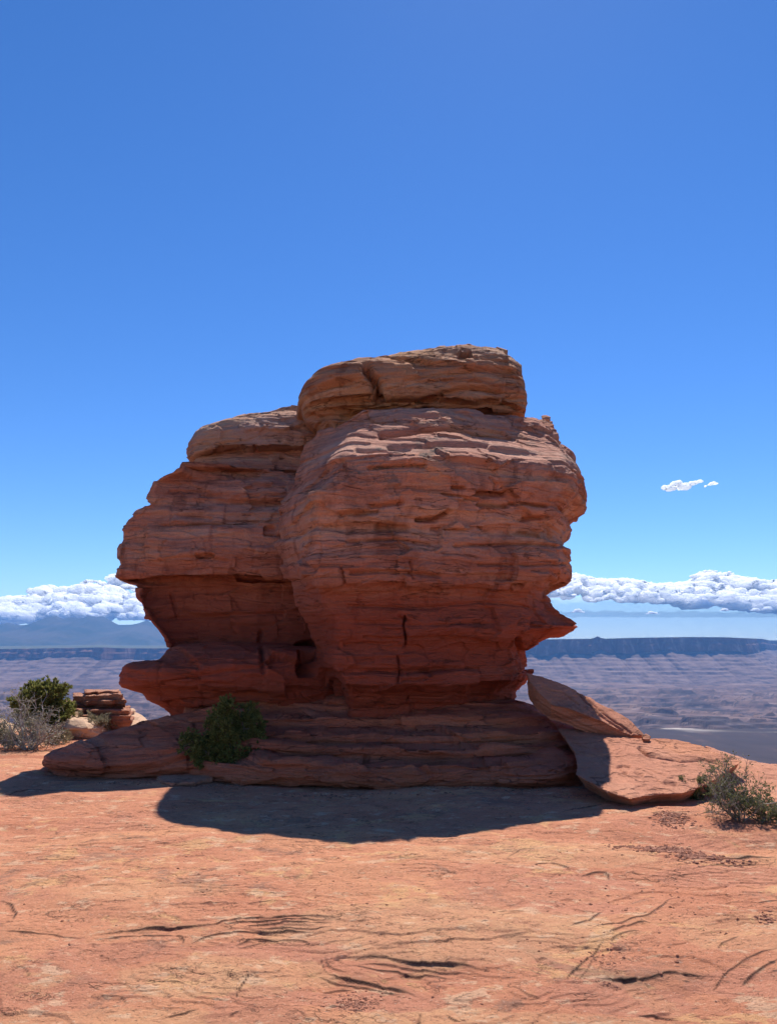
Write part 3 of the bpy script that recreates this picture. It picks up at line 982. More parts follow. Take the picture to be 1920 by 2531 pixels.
mesa('mesa', 8000, [(500, 1581, 500), (1350, 1581, 100), (1452, 1579.5, 0), (1462, 1577, 0), (1469, 1573, 0), (1477, 1577, 0), (1488, 1579.5, 0), (1560, 1577, 0),
                    (1680, 1575, 0), (1780, 1575.5, 0), (1826, 1578, 0), (1834, 1578, 120), (1846, 1579, 560), (1858, 1579, 1000)], 165, 500, 1858, 1.6, 160, 700)
mesa('far_mesa', 10300, [(1700, 1579, 0), (1870, 1579.5, 0), (1884, 1583, 250), (1890, 1584, 1200), (2200, 1584, 2500)], 150, 1700, 2200, 2.5, 180, 720, 1100)
mesa('mesa', 8600, [(-300, 1605, 0), (10, 1604, 0), (230, 1600.5, 0), (250, 1600, -120), (270, 1600, -200), (300, 1601.5, 0), (350, 1602, 330), (440, 1602, 560), (700, 1602, 900)], 120, -300, 700, 1.6, 140, 740)


def mountains():
    crest = np.array([(-500, 1556), (-200, 1550), (5, 1545), (30, 1540), (61, 1546), (85, 1544), (101, 1539), (115, 1532), (128, 1525), (147, 1523), (155, 1527), (163, 1531), (175, 1529),
                      (187, 1526), (200, 1529), (213, 1528), (227, 1522), (245, 1526), (261, 1524), (280, 1535), (301, 1545), (331, 1545), (350, 1541), (368, 1535), (400, 1545),
                      (450, 1566), (520, 1585), (600, 1598)], float)
    Yc = 15000.0
    px = np.arange(-500, 600, 2.2)
    top = (1590 - np.interp(px, crest[:, 0], crest[:, 1])) / F_PX * Yc
    xx = (px - CX) / F_PX
    top = top + 14 * fbm(px / 16, 0 * px, 0 * px, 3, 801)
    rows = []
    nt_ = 46
    base = -200.0
    for t in np.linspace(0, 1, nt_):       # front foot to crest
        rid = np.abs(noise3(px / 46 + 0.25 * t, 0 * px + 2.0 * t, 0 * px, 811)) * 0.5 + np.abs(noise3(px / 17, 0 * px + 3.0 * t, 0 * px, 812)) * 0.25
        z = base + (top - base) * (t ** 1.15) * (1 - 0.55 * rid * (1 - t) * 2 * min(1, 3 * t))
        y = Yc - 4200 * (1 - t)
        rows.append(np.stack([xx * Yc, np.full_like(px, y), z], -1))
    for t in np.linspace(0.1, 1, 8):
        rows.append(np.stack([xx * (Yc + 3000 * t), np.full_like(px, Yc + 3000 * t), top - (top - base) * t], -1))
    P = np.stack(rows)
    me = mesh_np('mountain_range', P.reshape(-1, 3), [grid_faces(len(rows), len(px))])
    m, nt, out = newmat('mountain_forest')
    k = NT(nt)
    col = k.ramp(k.noise(k.pos(), 0.0011, 6, 0.6), [(0.4, (0.035, 0.05, 0.03)), (0.6, (0.09, 0.085, 0.06))])
    nt.links.new(k.principled(col, 0.95), out.inputs[0])
    return tag(obj('mountain_range', me, m), kind='structure')


mountains()

# ------------------------------------------------------------------ clouds (outside the haze box)
def cloud_mat():
    m, nt, out = newmat('cloud_vapour')
    k = NT(nt)
    h = k.noise(k.pos(), 0.006, 7, 0.6)
    nb = k.bump(h, 0.15, 60.0)
    b = k.n('ShaderNodeBsdfPrincipled', inp={'Base Color': (0.99, 0.99, 0.99, 1), 'Roughness': 1.0, 'Specular IOR Level': 0.0, 'Subsurface Weight': 1.0,
                                             'Subsurface Radius': (1, 1, 1), 'Subsurface Scale': 1500.0, 'Normal': nb}).outputs[0]
    nt.links.new(b, out.inputs[0])
    return m


M_CLOUD = cloud_mat()


def veil_mat():
    m, nt, out = newmat('thin_cloud_veil')
    k = NT(nt)
    t = k.n('ShaderNodeBsdfTransparent').outputs[0]
    d = k.n('ShaderNodeBsdfDiffuse', inp={'Color': (0.95, 0.95, 0.95, 1)}).outputs[0]
    nt.links.new(k.n('ShaderNodeMixShader', inp={0: 0.22, 1: t, 2: d}).outputs[0], out.inputs[0])
    return m


M_VEIL = veil_mat()


def ico(sub):
    import bmesh
    bm = bmesh.new()
    bmesh.ops.create_icosphere(bm, subdivisions=sub, radius=1)
    v = np.array([q.co[:] for q in bm.verts])
    f = np.array([[w.index for w in q.verts] for q in bm.faces])
    bm.free()
    return v, f


ICO = {1: ico(1), 2: ico(2), 3: ico(3), 4: ico(4)}


def union_mesh(name, V, F, voxel):
    me = mesh_np(name, V, [F])
    tmp = bpy.data.objects.new(name + '_raw', me)
    COL.objects.link(tmp)
    md = tmp.modifiers.new('r', 'REMESH')
    md.mode = 'VOXEL'
    md.voxel_size = voxel
    md.use_smooth_shade = True
    dg = bpy.context.evaluated_depsgraph_get()
    m2 = bpy.data.meshes.new_from_object(tmp.evaluated_get(dg))
    bpy.data.objects.remove(tmp)
    bpy.data.meshes.remove(me)
    m2.name = name
    return m2


def cloud(name, label, D, puffs, seed, group=None, voxel_px=0.95, depth=5.5, lean=5.2, rough=0.85):
    """puffs: (px, py, r_px, flat)"""
    Vs, Fs, n = [], [], 0
    sc = D / F_PX
    for j, (px, py, r, flat) in enumerate(puffs):
        v, f = ICO[4 if r > 11 else 3 if r > 4 else 2]
        c = at(px, py, D)
        c *= 1 + (random.uniform(-0.5, 0.5) * r + lean * (1540 - py) + 0 * r) * sc / D
        c[2] += EYE * 0
        d = 1 + 0.42 * fbm(v[:, 0] * 1.7 + j * 3.1, v[:, 1] * 1.7 + seed, v[:, 2] * 1.7, 4, seed + j % 7, 0.55)
        P = v * d[:, None] * r * sc * np.array([1.1, depth, flat])
        zb = -0.45 * r * sc * flat
        P[:, 2] = np.where(P[:, 2] < zb, zb + (P[:, 2] - zb) * 0.35, P[:, 2])
        Vs.append(P + c)
        Fs.append(f + n)
        n += len(v)
    V = np.concatenate(Vs)
    org = V.mean(0)
    me = union_mesh(name, V - org, np.concatenate(Fs), voxel_px * sc)
    nv = len(me.vertices)
    P, N = np.zeros(nv * 3, np.float32), np.zeros(nv * 3, np.float32)
    me.vertices.foreach_get('co', P)
    me.vertices.foreach_get('normal', N)
    P, N = P.reshape(-1, 3), N.reshape(-1, 3)
    w = P / sc
    bil = (0.55 - np.abs(noise3(w[:, 0] / 13, w[:, 1] / 26, w[:, 2] / 11, seed))) * 6 + (0.5 - np.abs(noise3(w[:, 0] / 6, w[:, 1] / 12, w[:, 2] / 5, seed + 1))) * 3.2 \
        + (0.5 - np.abs(noise3(w[:, 0] / 3, w[:, 1] / 6, w[:, 2] / 2.6, seed + 2))) * 1.1 + 9.0 * noise3(w[:, 0] / 24, w[:, 1] / 40, w[:, 2] / 16, seed + 3) + 3.0 * noise3(w[:, 0] / 8, w[:, 1] / 16, w[:, 2] / 6, seed + 4)
    P = P + N * ((bil - 4) * rough * sc)[:, None]
    me.vertices.foreach_set('co', P.astype(np.float32).ravel())
    me.update()
    o = obj(name, me, M_CLOUD)
    o.location = org
    return tag(o, label, 'cloud', group)


def fill_puffs(outline, base, count, rmin, rmax, seed, flat=0.85):
    r_ = random.Random(seed)
    o = np.asarray(outline, float)
    bx = np.asarray(base, float)
    res = []
    for k in range(count):
        px = r_.uniform(o[0, 0], o[-1, 0])
        top = np.interp(px, o[:, 0], o[:, 1])
        bt = np.interp(px, bx[:, 0], bx[:, 1])
        t = r_.random() ** 1.7
        r = rmin + (rmax - rmin) * r_.random() ** 1.6
        r = min(r, max(rmin, (bt - top) * 0.45))
        py = top + r * 0.9 + t * max(0, (bt - top) - 1.6 * r)
        res.append((px, py, r, flat))
    for px in np.arange(o[0, 0], o[-1, 0], rmin * 1.6):
        r = rmin * r_.uniform(0.6, 1.3)
        res.append((px, np.interp(px, o[:, 0], o[:, 1]) + r * 0.8, r, flat))
    for k in range(count // 5):
        px = r_.uniform(o[0, 0], o[-1, 0])
        top, bt = np.interp(px, o[:, 0], o[:, 1]), np.interp(px, bx[:, 0], bx[:, 1])
        res.append((px, top + (bt - top) * r_.uniform(0.15, 0.72), r_.uniform(5, 15), 0.28))
    return res


CUM_L = [(-160, 1500), (-60, 1494), (5, 1489), (30, 1478), (53, 1470), (75, 1471), (93, 1462), (112, 1449), (133, 1446), (149, 1460), (160, 1455), (173, 1449), (190, 1446),
         (203, 1441), (215, 1436), (229, 1433), (253, 1436), (272, 1452), (276, 1440), (280, 1428), (293, 1412), (330, 1402), (380, 1410), (430, 1440), (480, 1470)]
cloud('cumulus_cloud', 'tall white heaped cumulus bank above the blue mountain range', 27500, fill_puffs(CUM_L, [(-160, 1540), (60, 1548), (150, 1535), (260, 1538), (480, 1548)], 330, 5, 24, 1), 11)
CUM_R = [(1300, 1430), (1352, 1440), (1400, 1419), (1420, 1417), (1452, 1424), (1481, 1430), (1549, 1428), (1590, 1436), (1624, 1442), (1678, 1437), (1706, 1436), (1712, 1420), (1735, 1411),
         (1760, 1408), (1782, 1418), (1796, 1413), (1812, 1421), (1830, 1424), (1856, 1430), (1892, 1436), (1914, 1434), (2000, 1440), (2120, 1450)]
cloud('cumulus_cloud', 'wide white cumulus bank over the flat mesa beyond the butte', 28000,
      fill_puffs(CUM_R, [(1300, 1486), (1500, 1490), (1640, 1494), (1720, 1512), (1900, 1520), (2120, 1520)], 560, 5, 20, 2), 12)


def stratus(name, label, D, px0, px1, top, bot, seed, thick_km=2200):
    px = np.arange(px0, px1, 4.0)
    rows = []
    nt_ = 34
    for k in range(nt_):
        a = 2 * math.pi * k / nt_
        taper = np.clip(np.minimum(px - px0, px1 - px) / 60.0, 0.02, 1) ** 0.5
        mid, half = (top + bot) / 2, (bot - top) / 2
        edge = 1 + 0.35 * fbm(px / 40, 0 * px + math.cos(a) * 1.2, 0 * px + math.sin(a) * 1.2, 4, seed)
        c = math.cos(a)
        py = mid - half * c * taper * (edge if c > 0 else 1 + 0.25 * fbm(px / 25, 0 * px, 0 * px + 7, 4, seed + 5))
        Y = D - thick_km * math.sin(a) * (0.85 + 0.3 * fbm(px / 60, 0 * px + math.cos(a), 0 * px + math.sin(a), 3, seed + 3))
        rows.append(np.stack([(px - CX) / F_PX * Y, Y, (1590 - py) / F_PX * D], -1))
    P = np.stack(rows, 1).reshape(-1, 3)
    org = P.mean(0)
    o = obj(name, mesh_np(name, P - org, [grid_faces(len(px), nt_, True)]), M_VEIL)
    o.location = org
    return tag(o, label, 'cloud')


stratus('stratus_cloud', 'long flat blue grey cloud deck under the cumulus bank', 31000, 1180, 2250, 1478, 1527, 21)
stratus('low_stratus_cloud', 'pale streak of low stratus just above the flat mesa skyline', 34000, 1150, 2260, 1514, 1606, 27)
for nm, lb, puffs in (
    ('small_cloud', 'small white ragged cloud alone in the open blue sky', [(1644, 1205, 9, .6), (1655, 1203, 11, .7), (1666, 1198, 13, .8), (1674, 1194, 10, .8), (1682, 1203, 13, .6), (1694, 1200, 13, .6), (1706, 1197, 12, .6), (1717, 1194, 11, .6), (1727, 1190, 8, .6), (1660, 1208, 14, .35), (1690, 1206, 16, .35)]),
    ('small_cloud', 'tiny white cloud scrap beside the small ragged cloud', [(1752, 1198, 5, .5), (1760, 1196, 8, .7), (1768, 1196, 6, .6), (1743, 1202, 3, .4)]),
    ('small_cloud', 'flat based white cloudlet with a small peak, before the pale deck', [(1466, 1485, 7, .4), (1480, 1482, 9, .6), (1495, 1479, 10, .8), (1508, 1476, 10, 1.0), (1517, 1474, 7, 1.0), (1522, 1482, 8, .6), (1530, 1485, 6, .4)]),
    ('small_cloud', 'thin white cloudlet just above the dark base of the deck', [(1598, 1517, 4, .4), (1607, 1515, 6, .6), (1616, 1516, 6, .5), (1625, 1517, 4, .3)]),
    ('small_cloud', 'faint pale cloudlet low beside the butte spur', [(1416, 1513, 5, .5), (1427, 1510, 8, .6), (1438, 1513, 6, .4)]),
    ('small_cloud', 'short white cloudlet below the tallest cumulus tower', [(1782, 1509, 4, .4), (1789, 1507, 6, .5), (1797, 1509, 4, .4)]),
    ('small_cloud', 'white cloudlet pair member at the far end, larger puff', [(1887, 1507, 5, .6), (1895, 1505, 7, .7), (1904, 1506, 4, .5)]),
    ('small_cloud', 'white cloudlet next to the larger puff at the far end', [(1858, 1509, 4, .5), (1866, 1507, 6, .6), (1874, 1509, 4, .4)]),
):
    cloud(nm, lb, 26800, puffs, 31, voxel_px=0.6, rough=0.55, depth=2.4, lean=1.5)
# ------------------------------------------------------------------ haze
def haze():
    import bmesh
    bm = bmesh.new()
    x0, x1, y0, y1, z0, z1 = -15600, 15600, -200, 19600, -480, 600
    v = [bm.verts.new(p) for p in ((x0, y0, z0), (x1, y0, z0), (x1, y1, z0), (x0, y1, z0), (x0, y0, z1), (x1, y0, z1), (x1, y1, z1), (x0, y1, z1))]
    for f in ((3, 2, 1, 0), (4, 5, 6, 7), (0, 1, 5, 4), (1, 2, 6, 5), (2, 3, 7, 6), (3, 0, 4, 7)):
        bm.faces.new([v[i] for i in f])
    me = bpy.data.meshes.new('haze')
    bm.to_mesh(me)
    bm.free()
    m = bpy.data.materials.new('haze_air')
    m.use_nodes = True
    nt = m.node_tree
    nt.nodes.clear()
    out = nt.nodes.new('ShaderNodeOutputMaterial')
    pv = nt.nodes.new('ShaderNodeVolumePrincipled')
    pv.inputs['Color'].default_value = (*HAZE_COLOR, 1)
    pv.inputs['Density'].default_value = HAZE_DENSITY
    pv.inputs['Anisotropy'].default_value = 0.2
    nt.links.new(pv.outputs[0], out.inputs['Volume'])
    return tag(obj('haze', me, m), kind='stuff')


haze()

# ------------------------------------------------------------------ the butte
butte = thing('rock_butte', 'huge red sandstone balanced rock with layered beds and overhanging caprock', 'rock formation', (0, 11, 0))

PIL_R = [(1012, 1290), (1035, 1318), (1050, 1345), (1078, 1373), (1101, 1404), (1117, 1421), (1140, 1421), (1163, 1431), (1179, 1433), (1194, 1429), (1205, 1437), (1217, 1443), (1241, 1448), (1250, 1446), (1260, 1439), (1279, 1412),
         (1291, 1392), (1300, 1400), (1312, 1412), (1325, 1402), (1341, 1396), (1357, 1396), (1370, 1412), (1388, 1404), (1411, 1410), (1431, 1410), (1443, 1396), (1456, 1365), (1470, 1352), (1493, 1357),
         (1516, 1373), (1536, 1404), (1547, 1427), (1559, 1426), (1570, 1392), (1576, 1354), (1590, 1325), (1609, 1297), (1640, 1303), (1660, 1311), (1687, 1295), (1710, 1276), (1729, 1276), (1760, 1285)]
PIL_L = [(1012, 900), (1045, 850), (1078, 790), (1101, 755), (1151, 742), (1206, 724), (1248, 704), (1287, 692), (1314, 686), (1353, 690), (1388, 700), (1427, 706), (1439, 720), (1497, 730), (1508, 742), (1543, 762), (1594, 778),
         (1648, 790), (1694, 815), (1729, 830), (1760, 830)]
PIL_F = [(1745, 10.75), (1722, 10.62), (1706, 10.50), (1697, 10.14), (1690, 10.08), (1600, 10.22), (1570, 10.10), (1500, 10.12), (1470, 10.08), (1455, 9.96), (1440, 9.78), (1380, 9.78), (1310, 9.80), (1295, 9.72), (1200, 9.64),
         (1145, 9.66), (1126, 9.74), (1110, 9.98), (1090, 10.34), (1066, 10.72), (1056, 10.80), (1030, 10.98), (1012, 11.45)]
PF = [('line', [(1000, 1522), (996, 1545), (1001, 1570), (1004, 1598)], 0.13, 2.4), ('line', [(982, 1622), (986, 1650), (981, 1685)], 0.07, 2.5), ('line', [(988, 1524), (1000, 1530)], 0.087, 4),
      ('line', [(912, 1156), (970, 1152), (1051, 1151)], 0.102, 4), ('line', [(1090, 1222), (1183, 1237)], 0.087, 3), ('hole', (1215, 1222), (42, 7), 0.16), ('hole', (1222, 1249), (40, 6), 0.14),
      ('line', [(1264, 1243), (1346, 1252)], 0.116, 4), ('line', [(1036, 1285), (1070, 1282), (1098, 1268)], 0.189, 6), ('line', [(1067, 1308), (1190, 1308)], 0.072, 3), ('line', [(931, 1305), (1005, 1308)], 0.131, 6),
      ('line', [(916, 1250), (993, 1244)], 0.116, 5), ('line', [(840, 1272), (930, 1262)], 0.116, 5), ('hole', (1275, 1449), (20, 5), 0.14), ('line', [(1082, 1456), (1180, 1459), (1260, 1458)], 0.072, 3), ('line', [(1300, 1281), (1345, 1280)], 0.145, 5),
      ('line', [(900, 1577), (1000, 1578), (1160, 1577), (1280, 1585)], 0.072, 3), ('line', [(850, 1625), (930, 1622), (1005, 1620), (1160, 1580)], -0.025, 3), ('line', [(850, 1597), (985, 1588)], 0.058, 3),
      ('hole', (766, 1630), (26, 36), 0.8), ('line', [(815, 1690), (838, 1730), (846, 1755)], 0.261, 8), ('line', [(760, 1380), (775, 1398), (790, 1410)], 0.072, 4), ('line', [(845, 1405), (852, 1440)], 0.072, 3),
      ('line', [(1220, 1180), (1235, 1196), (1228, 1215)], 0.072, 4), ('line', [(1010, 1390), (1018, 1430)], 0.072, 3), ('hole', (1128, 1206), (16, 5), 0.12),
      ('line', [(1316, 1545), (1345, 1548)], 0.072, 3), ('bump', (780, 1395), (30, 25), 0.10), ('line', [(1285, 1590), (1300, 1640), (1312, 1664)], 0.174, 5),
      ('line', [(940, 1078), (1040, 1066), (1150, 1070), (1260, 1082)], 0.145, 5), ('line', [(960, 1100), (1080, 1098), (1200, 1110)], 0.072, 4), ('line', [(880, 1110), (960, 1112), (1010, 1104)], 0.072, 4),
      ('line', [(870, 1418), (960, 1412), (1080, 1424)], 0.09, 4), ('line', [(1120, 1352), (1240, 1345), (1390, 1350)], 0.07, 3.5), ('line', [(860, 1340), (980, 1332), (1060, 1345)], 0.07, 4), ('line', [(1180, 1395), (1300, 1400), (1400, 1394)], 0.06, 3),
      ('line', [(860, 1496), (1000, 1502), (1180, 1490), (1320, 1498)], 0.06, 4), ('line', [(840, 1650), (1000, 1655), (1280, 1645)], 0.04, 3)]
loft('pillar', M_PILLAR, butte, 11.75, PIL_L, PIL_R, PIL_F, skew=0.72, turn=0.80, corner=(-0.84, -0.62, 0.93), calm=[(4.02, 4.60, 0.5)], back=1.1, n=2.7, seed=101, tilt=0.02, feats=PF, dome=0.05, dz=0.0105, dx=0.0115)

BUT_L = [(1146, 452), (1159, 448), (1175, 415), (1190, 386), (1217, 378), (1246, 374), (1264, 343), (1287, 320), (1310, 306), (1334, 304), (1353, 296), (1380, 296), (1396, 302), (1412, 296), (1425, 291), (1437, 312),
         (1443, 339), (1474, 335), (1508, 345), (1541, 378), (1574, 405), (1609, 419), (1660, 425), (1737, 420), (1766, 425), (1785, 430)]
BUT_R = [(1140, 900), (1300, 880), (1785, 900)]
BUT_F = [(1785, 12.37), (1760, 12.27), (1735, 12.32), (1640, 12.12), (1600, 12.04), (1545, 12.18), (1470, 12.22), (1436, 12.10), (1425, 11.50), (1370, 11.47), (1310, 11.54), (1262, 11.67), (1240, 11.92), (1195, 12.07),
         (1165, 12.42), (1140, 12.87)]
BF = [('hole', (508, 1375), (24, 6), 0.18), ('line', [(400, 1384), (470, 1378), (560, 1388)], 0.06, 4), ('line', [(500, 1230), (580, 1234), (640, 1228)], 0.05, 4), ('line', [(440, 1272), (520, 1276)], 0.05, 4),
      ('line', [(560, 1282), (640, 1286)], 0.05, 4), ('line', [(420, 1218), (520, 1222)], 0.05, 4), ('line', [(645, 1560), (640, 1600)], 0.10, 5), ('hole', (757, 1622), (34, 36), 0.8), ('hole', (665, 1312), (16, 14), 0.12),
      ('line', [(400, 1440), (520, 1425), (640, 1420)], 0.06, 5), ('line', [(350, 1524), (470, 1524), (700, 1516)], 0.05, 4), ('bump', (365, 1500), (60, 22), 0.10), ('line', [(425, 1470), (440, 1520)], 0.06, 4),
      ('line', [(560, 1165), (640, 1172)], 0.06, 4), ('bump', (400, 1262), (30, 8), 0.05)]
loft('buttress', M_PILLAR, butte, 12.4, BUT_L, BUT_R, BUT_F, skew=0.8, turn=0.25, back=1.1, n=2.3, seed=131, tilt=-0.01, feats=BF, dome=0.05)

SPUR_L = [(1600, 440), (1609, 417), (1629, 386), (1634, 347), (1644, 312), (1655, 300), (1667, 294), (1690, 291), (1703, 300), (1709, 330), (1714, 352), (1737, 370), (1752, 395), (1766, 420), (1790, 440)]
SPUR_R = [(1600, 840), (1790, 860)]
SPUR_F = [(1790, 11.25), (1768, 11.25), (1742, 11.13), (1738, 10.91), (1722, 10.87), (1712, 10.75), (1700, 10.55), (1680, 10.47), (1650, 10.51), (1630, 10.67), (1612, 10.91), (1600, 11.20)]
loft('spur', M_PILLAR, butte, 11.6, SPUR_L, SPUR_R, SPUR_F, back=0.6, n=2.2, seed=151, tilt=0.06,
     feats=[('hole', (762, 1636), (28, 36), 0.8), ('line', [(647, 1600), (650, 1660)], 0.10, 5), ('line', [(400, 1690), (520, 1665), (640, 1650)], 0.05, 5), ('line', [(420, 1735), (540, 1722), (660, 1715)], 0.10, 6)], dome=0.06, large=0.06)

SH_L = [(1004, 690), (1012, 655), (1020, 605), (1035, 570), (1059, 530), (1074, 496), (1101, 478), (1128, 462), (1140, 472), (1153, 488)]
SH_R = [(1000, 860), (1060, 860), (1153, 860)]
SH_F = [(1156, 13.80), (1140, 13.65), (1128, 13.20), (1115, 12.87), (1100, 12.80), (1060, 12.80), (1035, 13.00), (1018, 13.45), (1004, 13.85)]
loft('shoulder_slab', M_SHOULDER, butte, 14.0, SH_L, SH_R, SH_F, back=0.9, n=2.3, seed=171, tilt=0.10, large=0.05, block=0.01, dome=0.05,
     feats=[('line', [(560, 1122), (640, 1108), (720, 1118)], 0.06, 5), ('hole', (686, 1138), (16, 8), 0.15), ('line', [(628, 1104), (640, 1128)], 0.05, 3)])
SK_L = [(1120, 520), (1135, 482), (1152, 478), (1175, 440)]
SK_R = [(1120, 830), (1175, 840)]
loft('shoulder_neck', M_PILLAR, butte, 13.5, SK_L, SK_R, [(1180, 12.5), (1160, 12.8), (1140, 13.05), (1120, 13.2)], back=0.7, n=2.3, seed=177, large=0.05, block=0.0)

CAP_L = [(857, 1125), (865, 1070), (880, 1010), (890, 985), (900, 955), (908, 930), (917, 900), (927, 862), (937, 831), (950, 800), (958, 781), (970, 765), (981, 754), (995, 744), (1010, 737), (1030, 746), (1055, 762), (1066, 777), (1078, 795)]
CAP_R = [(855, 1138), (860, 1152), (869, 1182), (878, 1240), (890, 1274), (904, 1290), (946, 1291), (977, 1294), (1000, 1300), (1012, 1297), (1030, 1298), (1036, 1296), (1040, 985), (1055, 945), (1078, 920)]
CAP_F = [(1080, 12.2), (1066, 12.0), (1050, 11.75), (1038, 11.68), (1030, 11.98), (1018, 11.95), (1004, 11.86), (994, 11.62), (978, 11.46), (955, 11.40), (925, 11.42), (908, 11.50), (892, 11.70), (876, 12.0), (862, 12.3), (855, 12.6)]
loft('caprock', M_CAP, butte, 12.7, CAP_L, CAP_R, CAP_F, back=1.0, n=3.2, seed=191, tilt=-0.16, large=0.07, block=0.02, dome=0.02, turn=0.15,
     feats=[('line', [(905, 918), (926, 940), (930, 965), (940, 990), (950, 1024)], 0.34, 9), ('hole', (1145, 887), (17, 11), 0.16), ('line', [(1020, 1003), (1080, 978), (1160, 962), (1240, 966)], 0.12, 7),
            ('line', [(1000, 942), (1090, 920), (1200, 915)], 0.05, 4), ('line', [(955, 965), (1050, 940), (1120, 935)], 0.04, 4), ('line', [(1060, 990), (1160, 992), (1290, 985)], 0.08, 5), ('line', [(770, 1000), (850, 985), (925, 975)], 0.05, 4),
            ('line', [(760, 1030), (840, 1035), (930, 1010)], 0.10, 7)])
# the base the tower stands on
loft('foot_ledge', M_FOOT, butte, 11.5, [(1740, 470), (1800, 440), (1960, 420)], [(1738, 1288), (1747, 1312), (1760, 1345), (1785, 1400), (1802, 1450), (1850, 1455), (1960, 1450)],
     [(1978, 9.30), (1958, 9.22), (1950, 9.04), (1932, 8.97), (1908, 8.98), (1891, 9.05), (1873, 9.55), (1866, 9.53), (1850, 9.56), (1838, 9.95), (1832, 9.93), (1815, 9.96), (1800, 10.4), (1776, 10.42), (1758, 10.8), (1745, 10.92)], back=1.0, n=2.9, dz=0.005, seed=211, tilt=0.03,
     sscale=0.6, large=0.12, block=0.012, facet=0.04, feats=[('line', [(1059, 1916), (1030, 1890), (1100, 1862), (1180, 1846)], 0.06, 8), ('line', [(660, 1855), (760, 1868), (900, 1868)], 0.03, 4), 
                                                ('line', [(653, 1890), (760, 1895), (860, 1886)], 0.025, 4), ('hole', (905, 1870), (8, 5), 0.05), ('hole', (1060, 1863), (8, 6), 0.05)], edge=0.8)
loft('foot_lobe', M_FOOT, butte, 10.5, [(1912, 125), (1900, 116), (1880, 112), (1867, 117), (1859, 147), (1840, 187), (1816, 253), (1800, 307), (1787, 373), (1773, 425), (1765, 470)],
     [(1765, 640), (1912, 700)], [(1922, 9.75), (1908, 9.62), (1896, 9.55), (1884, 9.58), (1860, 9.72), (1830, 9.95), (1800, 10.2), (1768, 10.4)], back=0.6, n=2.2, dz=0.006, seed=221, tilt=-0.12, sscale=0.6, large=0.05, block=0.012, facet=0.04,
     feats=[('line', [(112, 1902), (250, 1905), (400, 1893), (480, 1868)], 0.06, 5), ('line', [(400, 1868), (520, 1845), (640, 1830)], 0.04, 5)])
loft('foot_lobe', M_FOOT, butte, 10.2, [(1945, 1118), (1915, 1112), (1890, 1122), (1875, 1155), (1862, 1205), (1850, 1260)], [(1850, 1430), (1945, 1445)],
     [(1945, 9.12), (1932, 9.02), (1915, 9.0), (1896, 9.08), (1870, 9.42), (1850, 9.85)], back=0.5, n=2.4, dz=0.006, seed=231, tilt=0.04, sscale=0.55, large=0.04, block=0.012, facet=0.04,
     feats=[('line', [(1115, 1912), (1250, 1926), (1420, 1930)], 0.03, 3), ('line', [(1360, 1905), (1400, 1880)], 0.03, 3)])


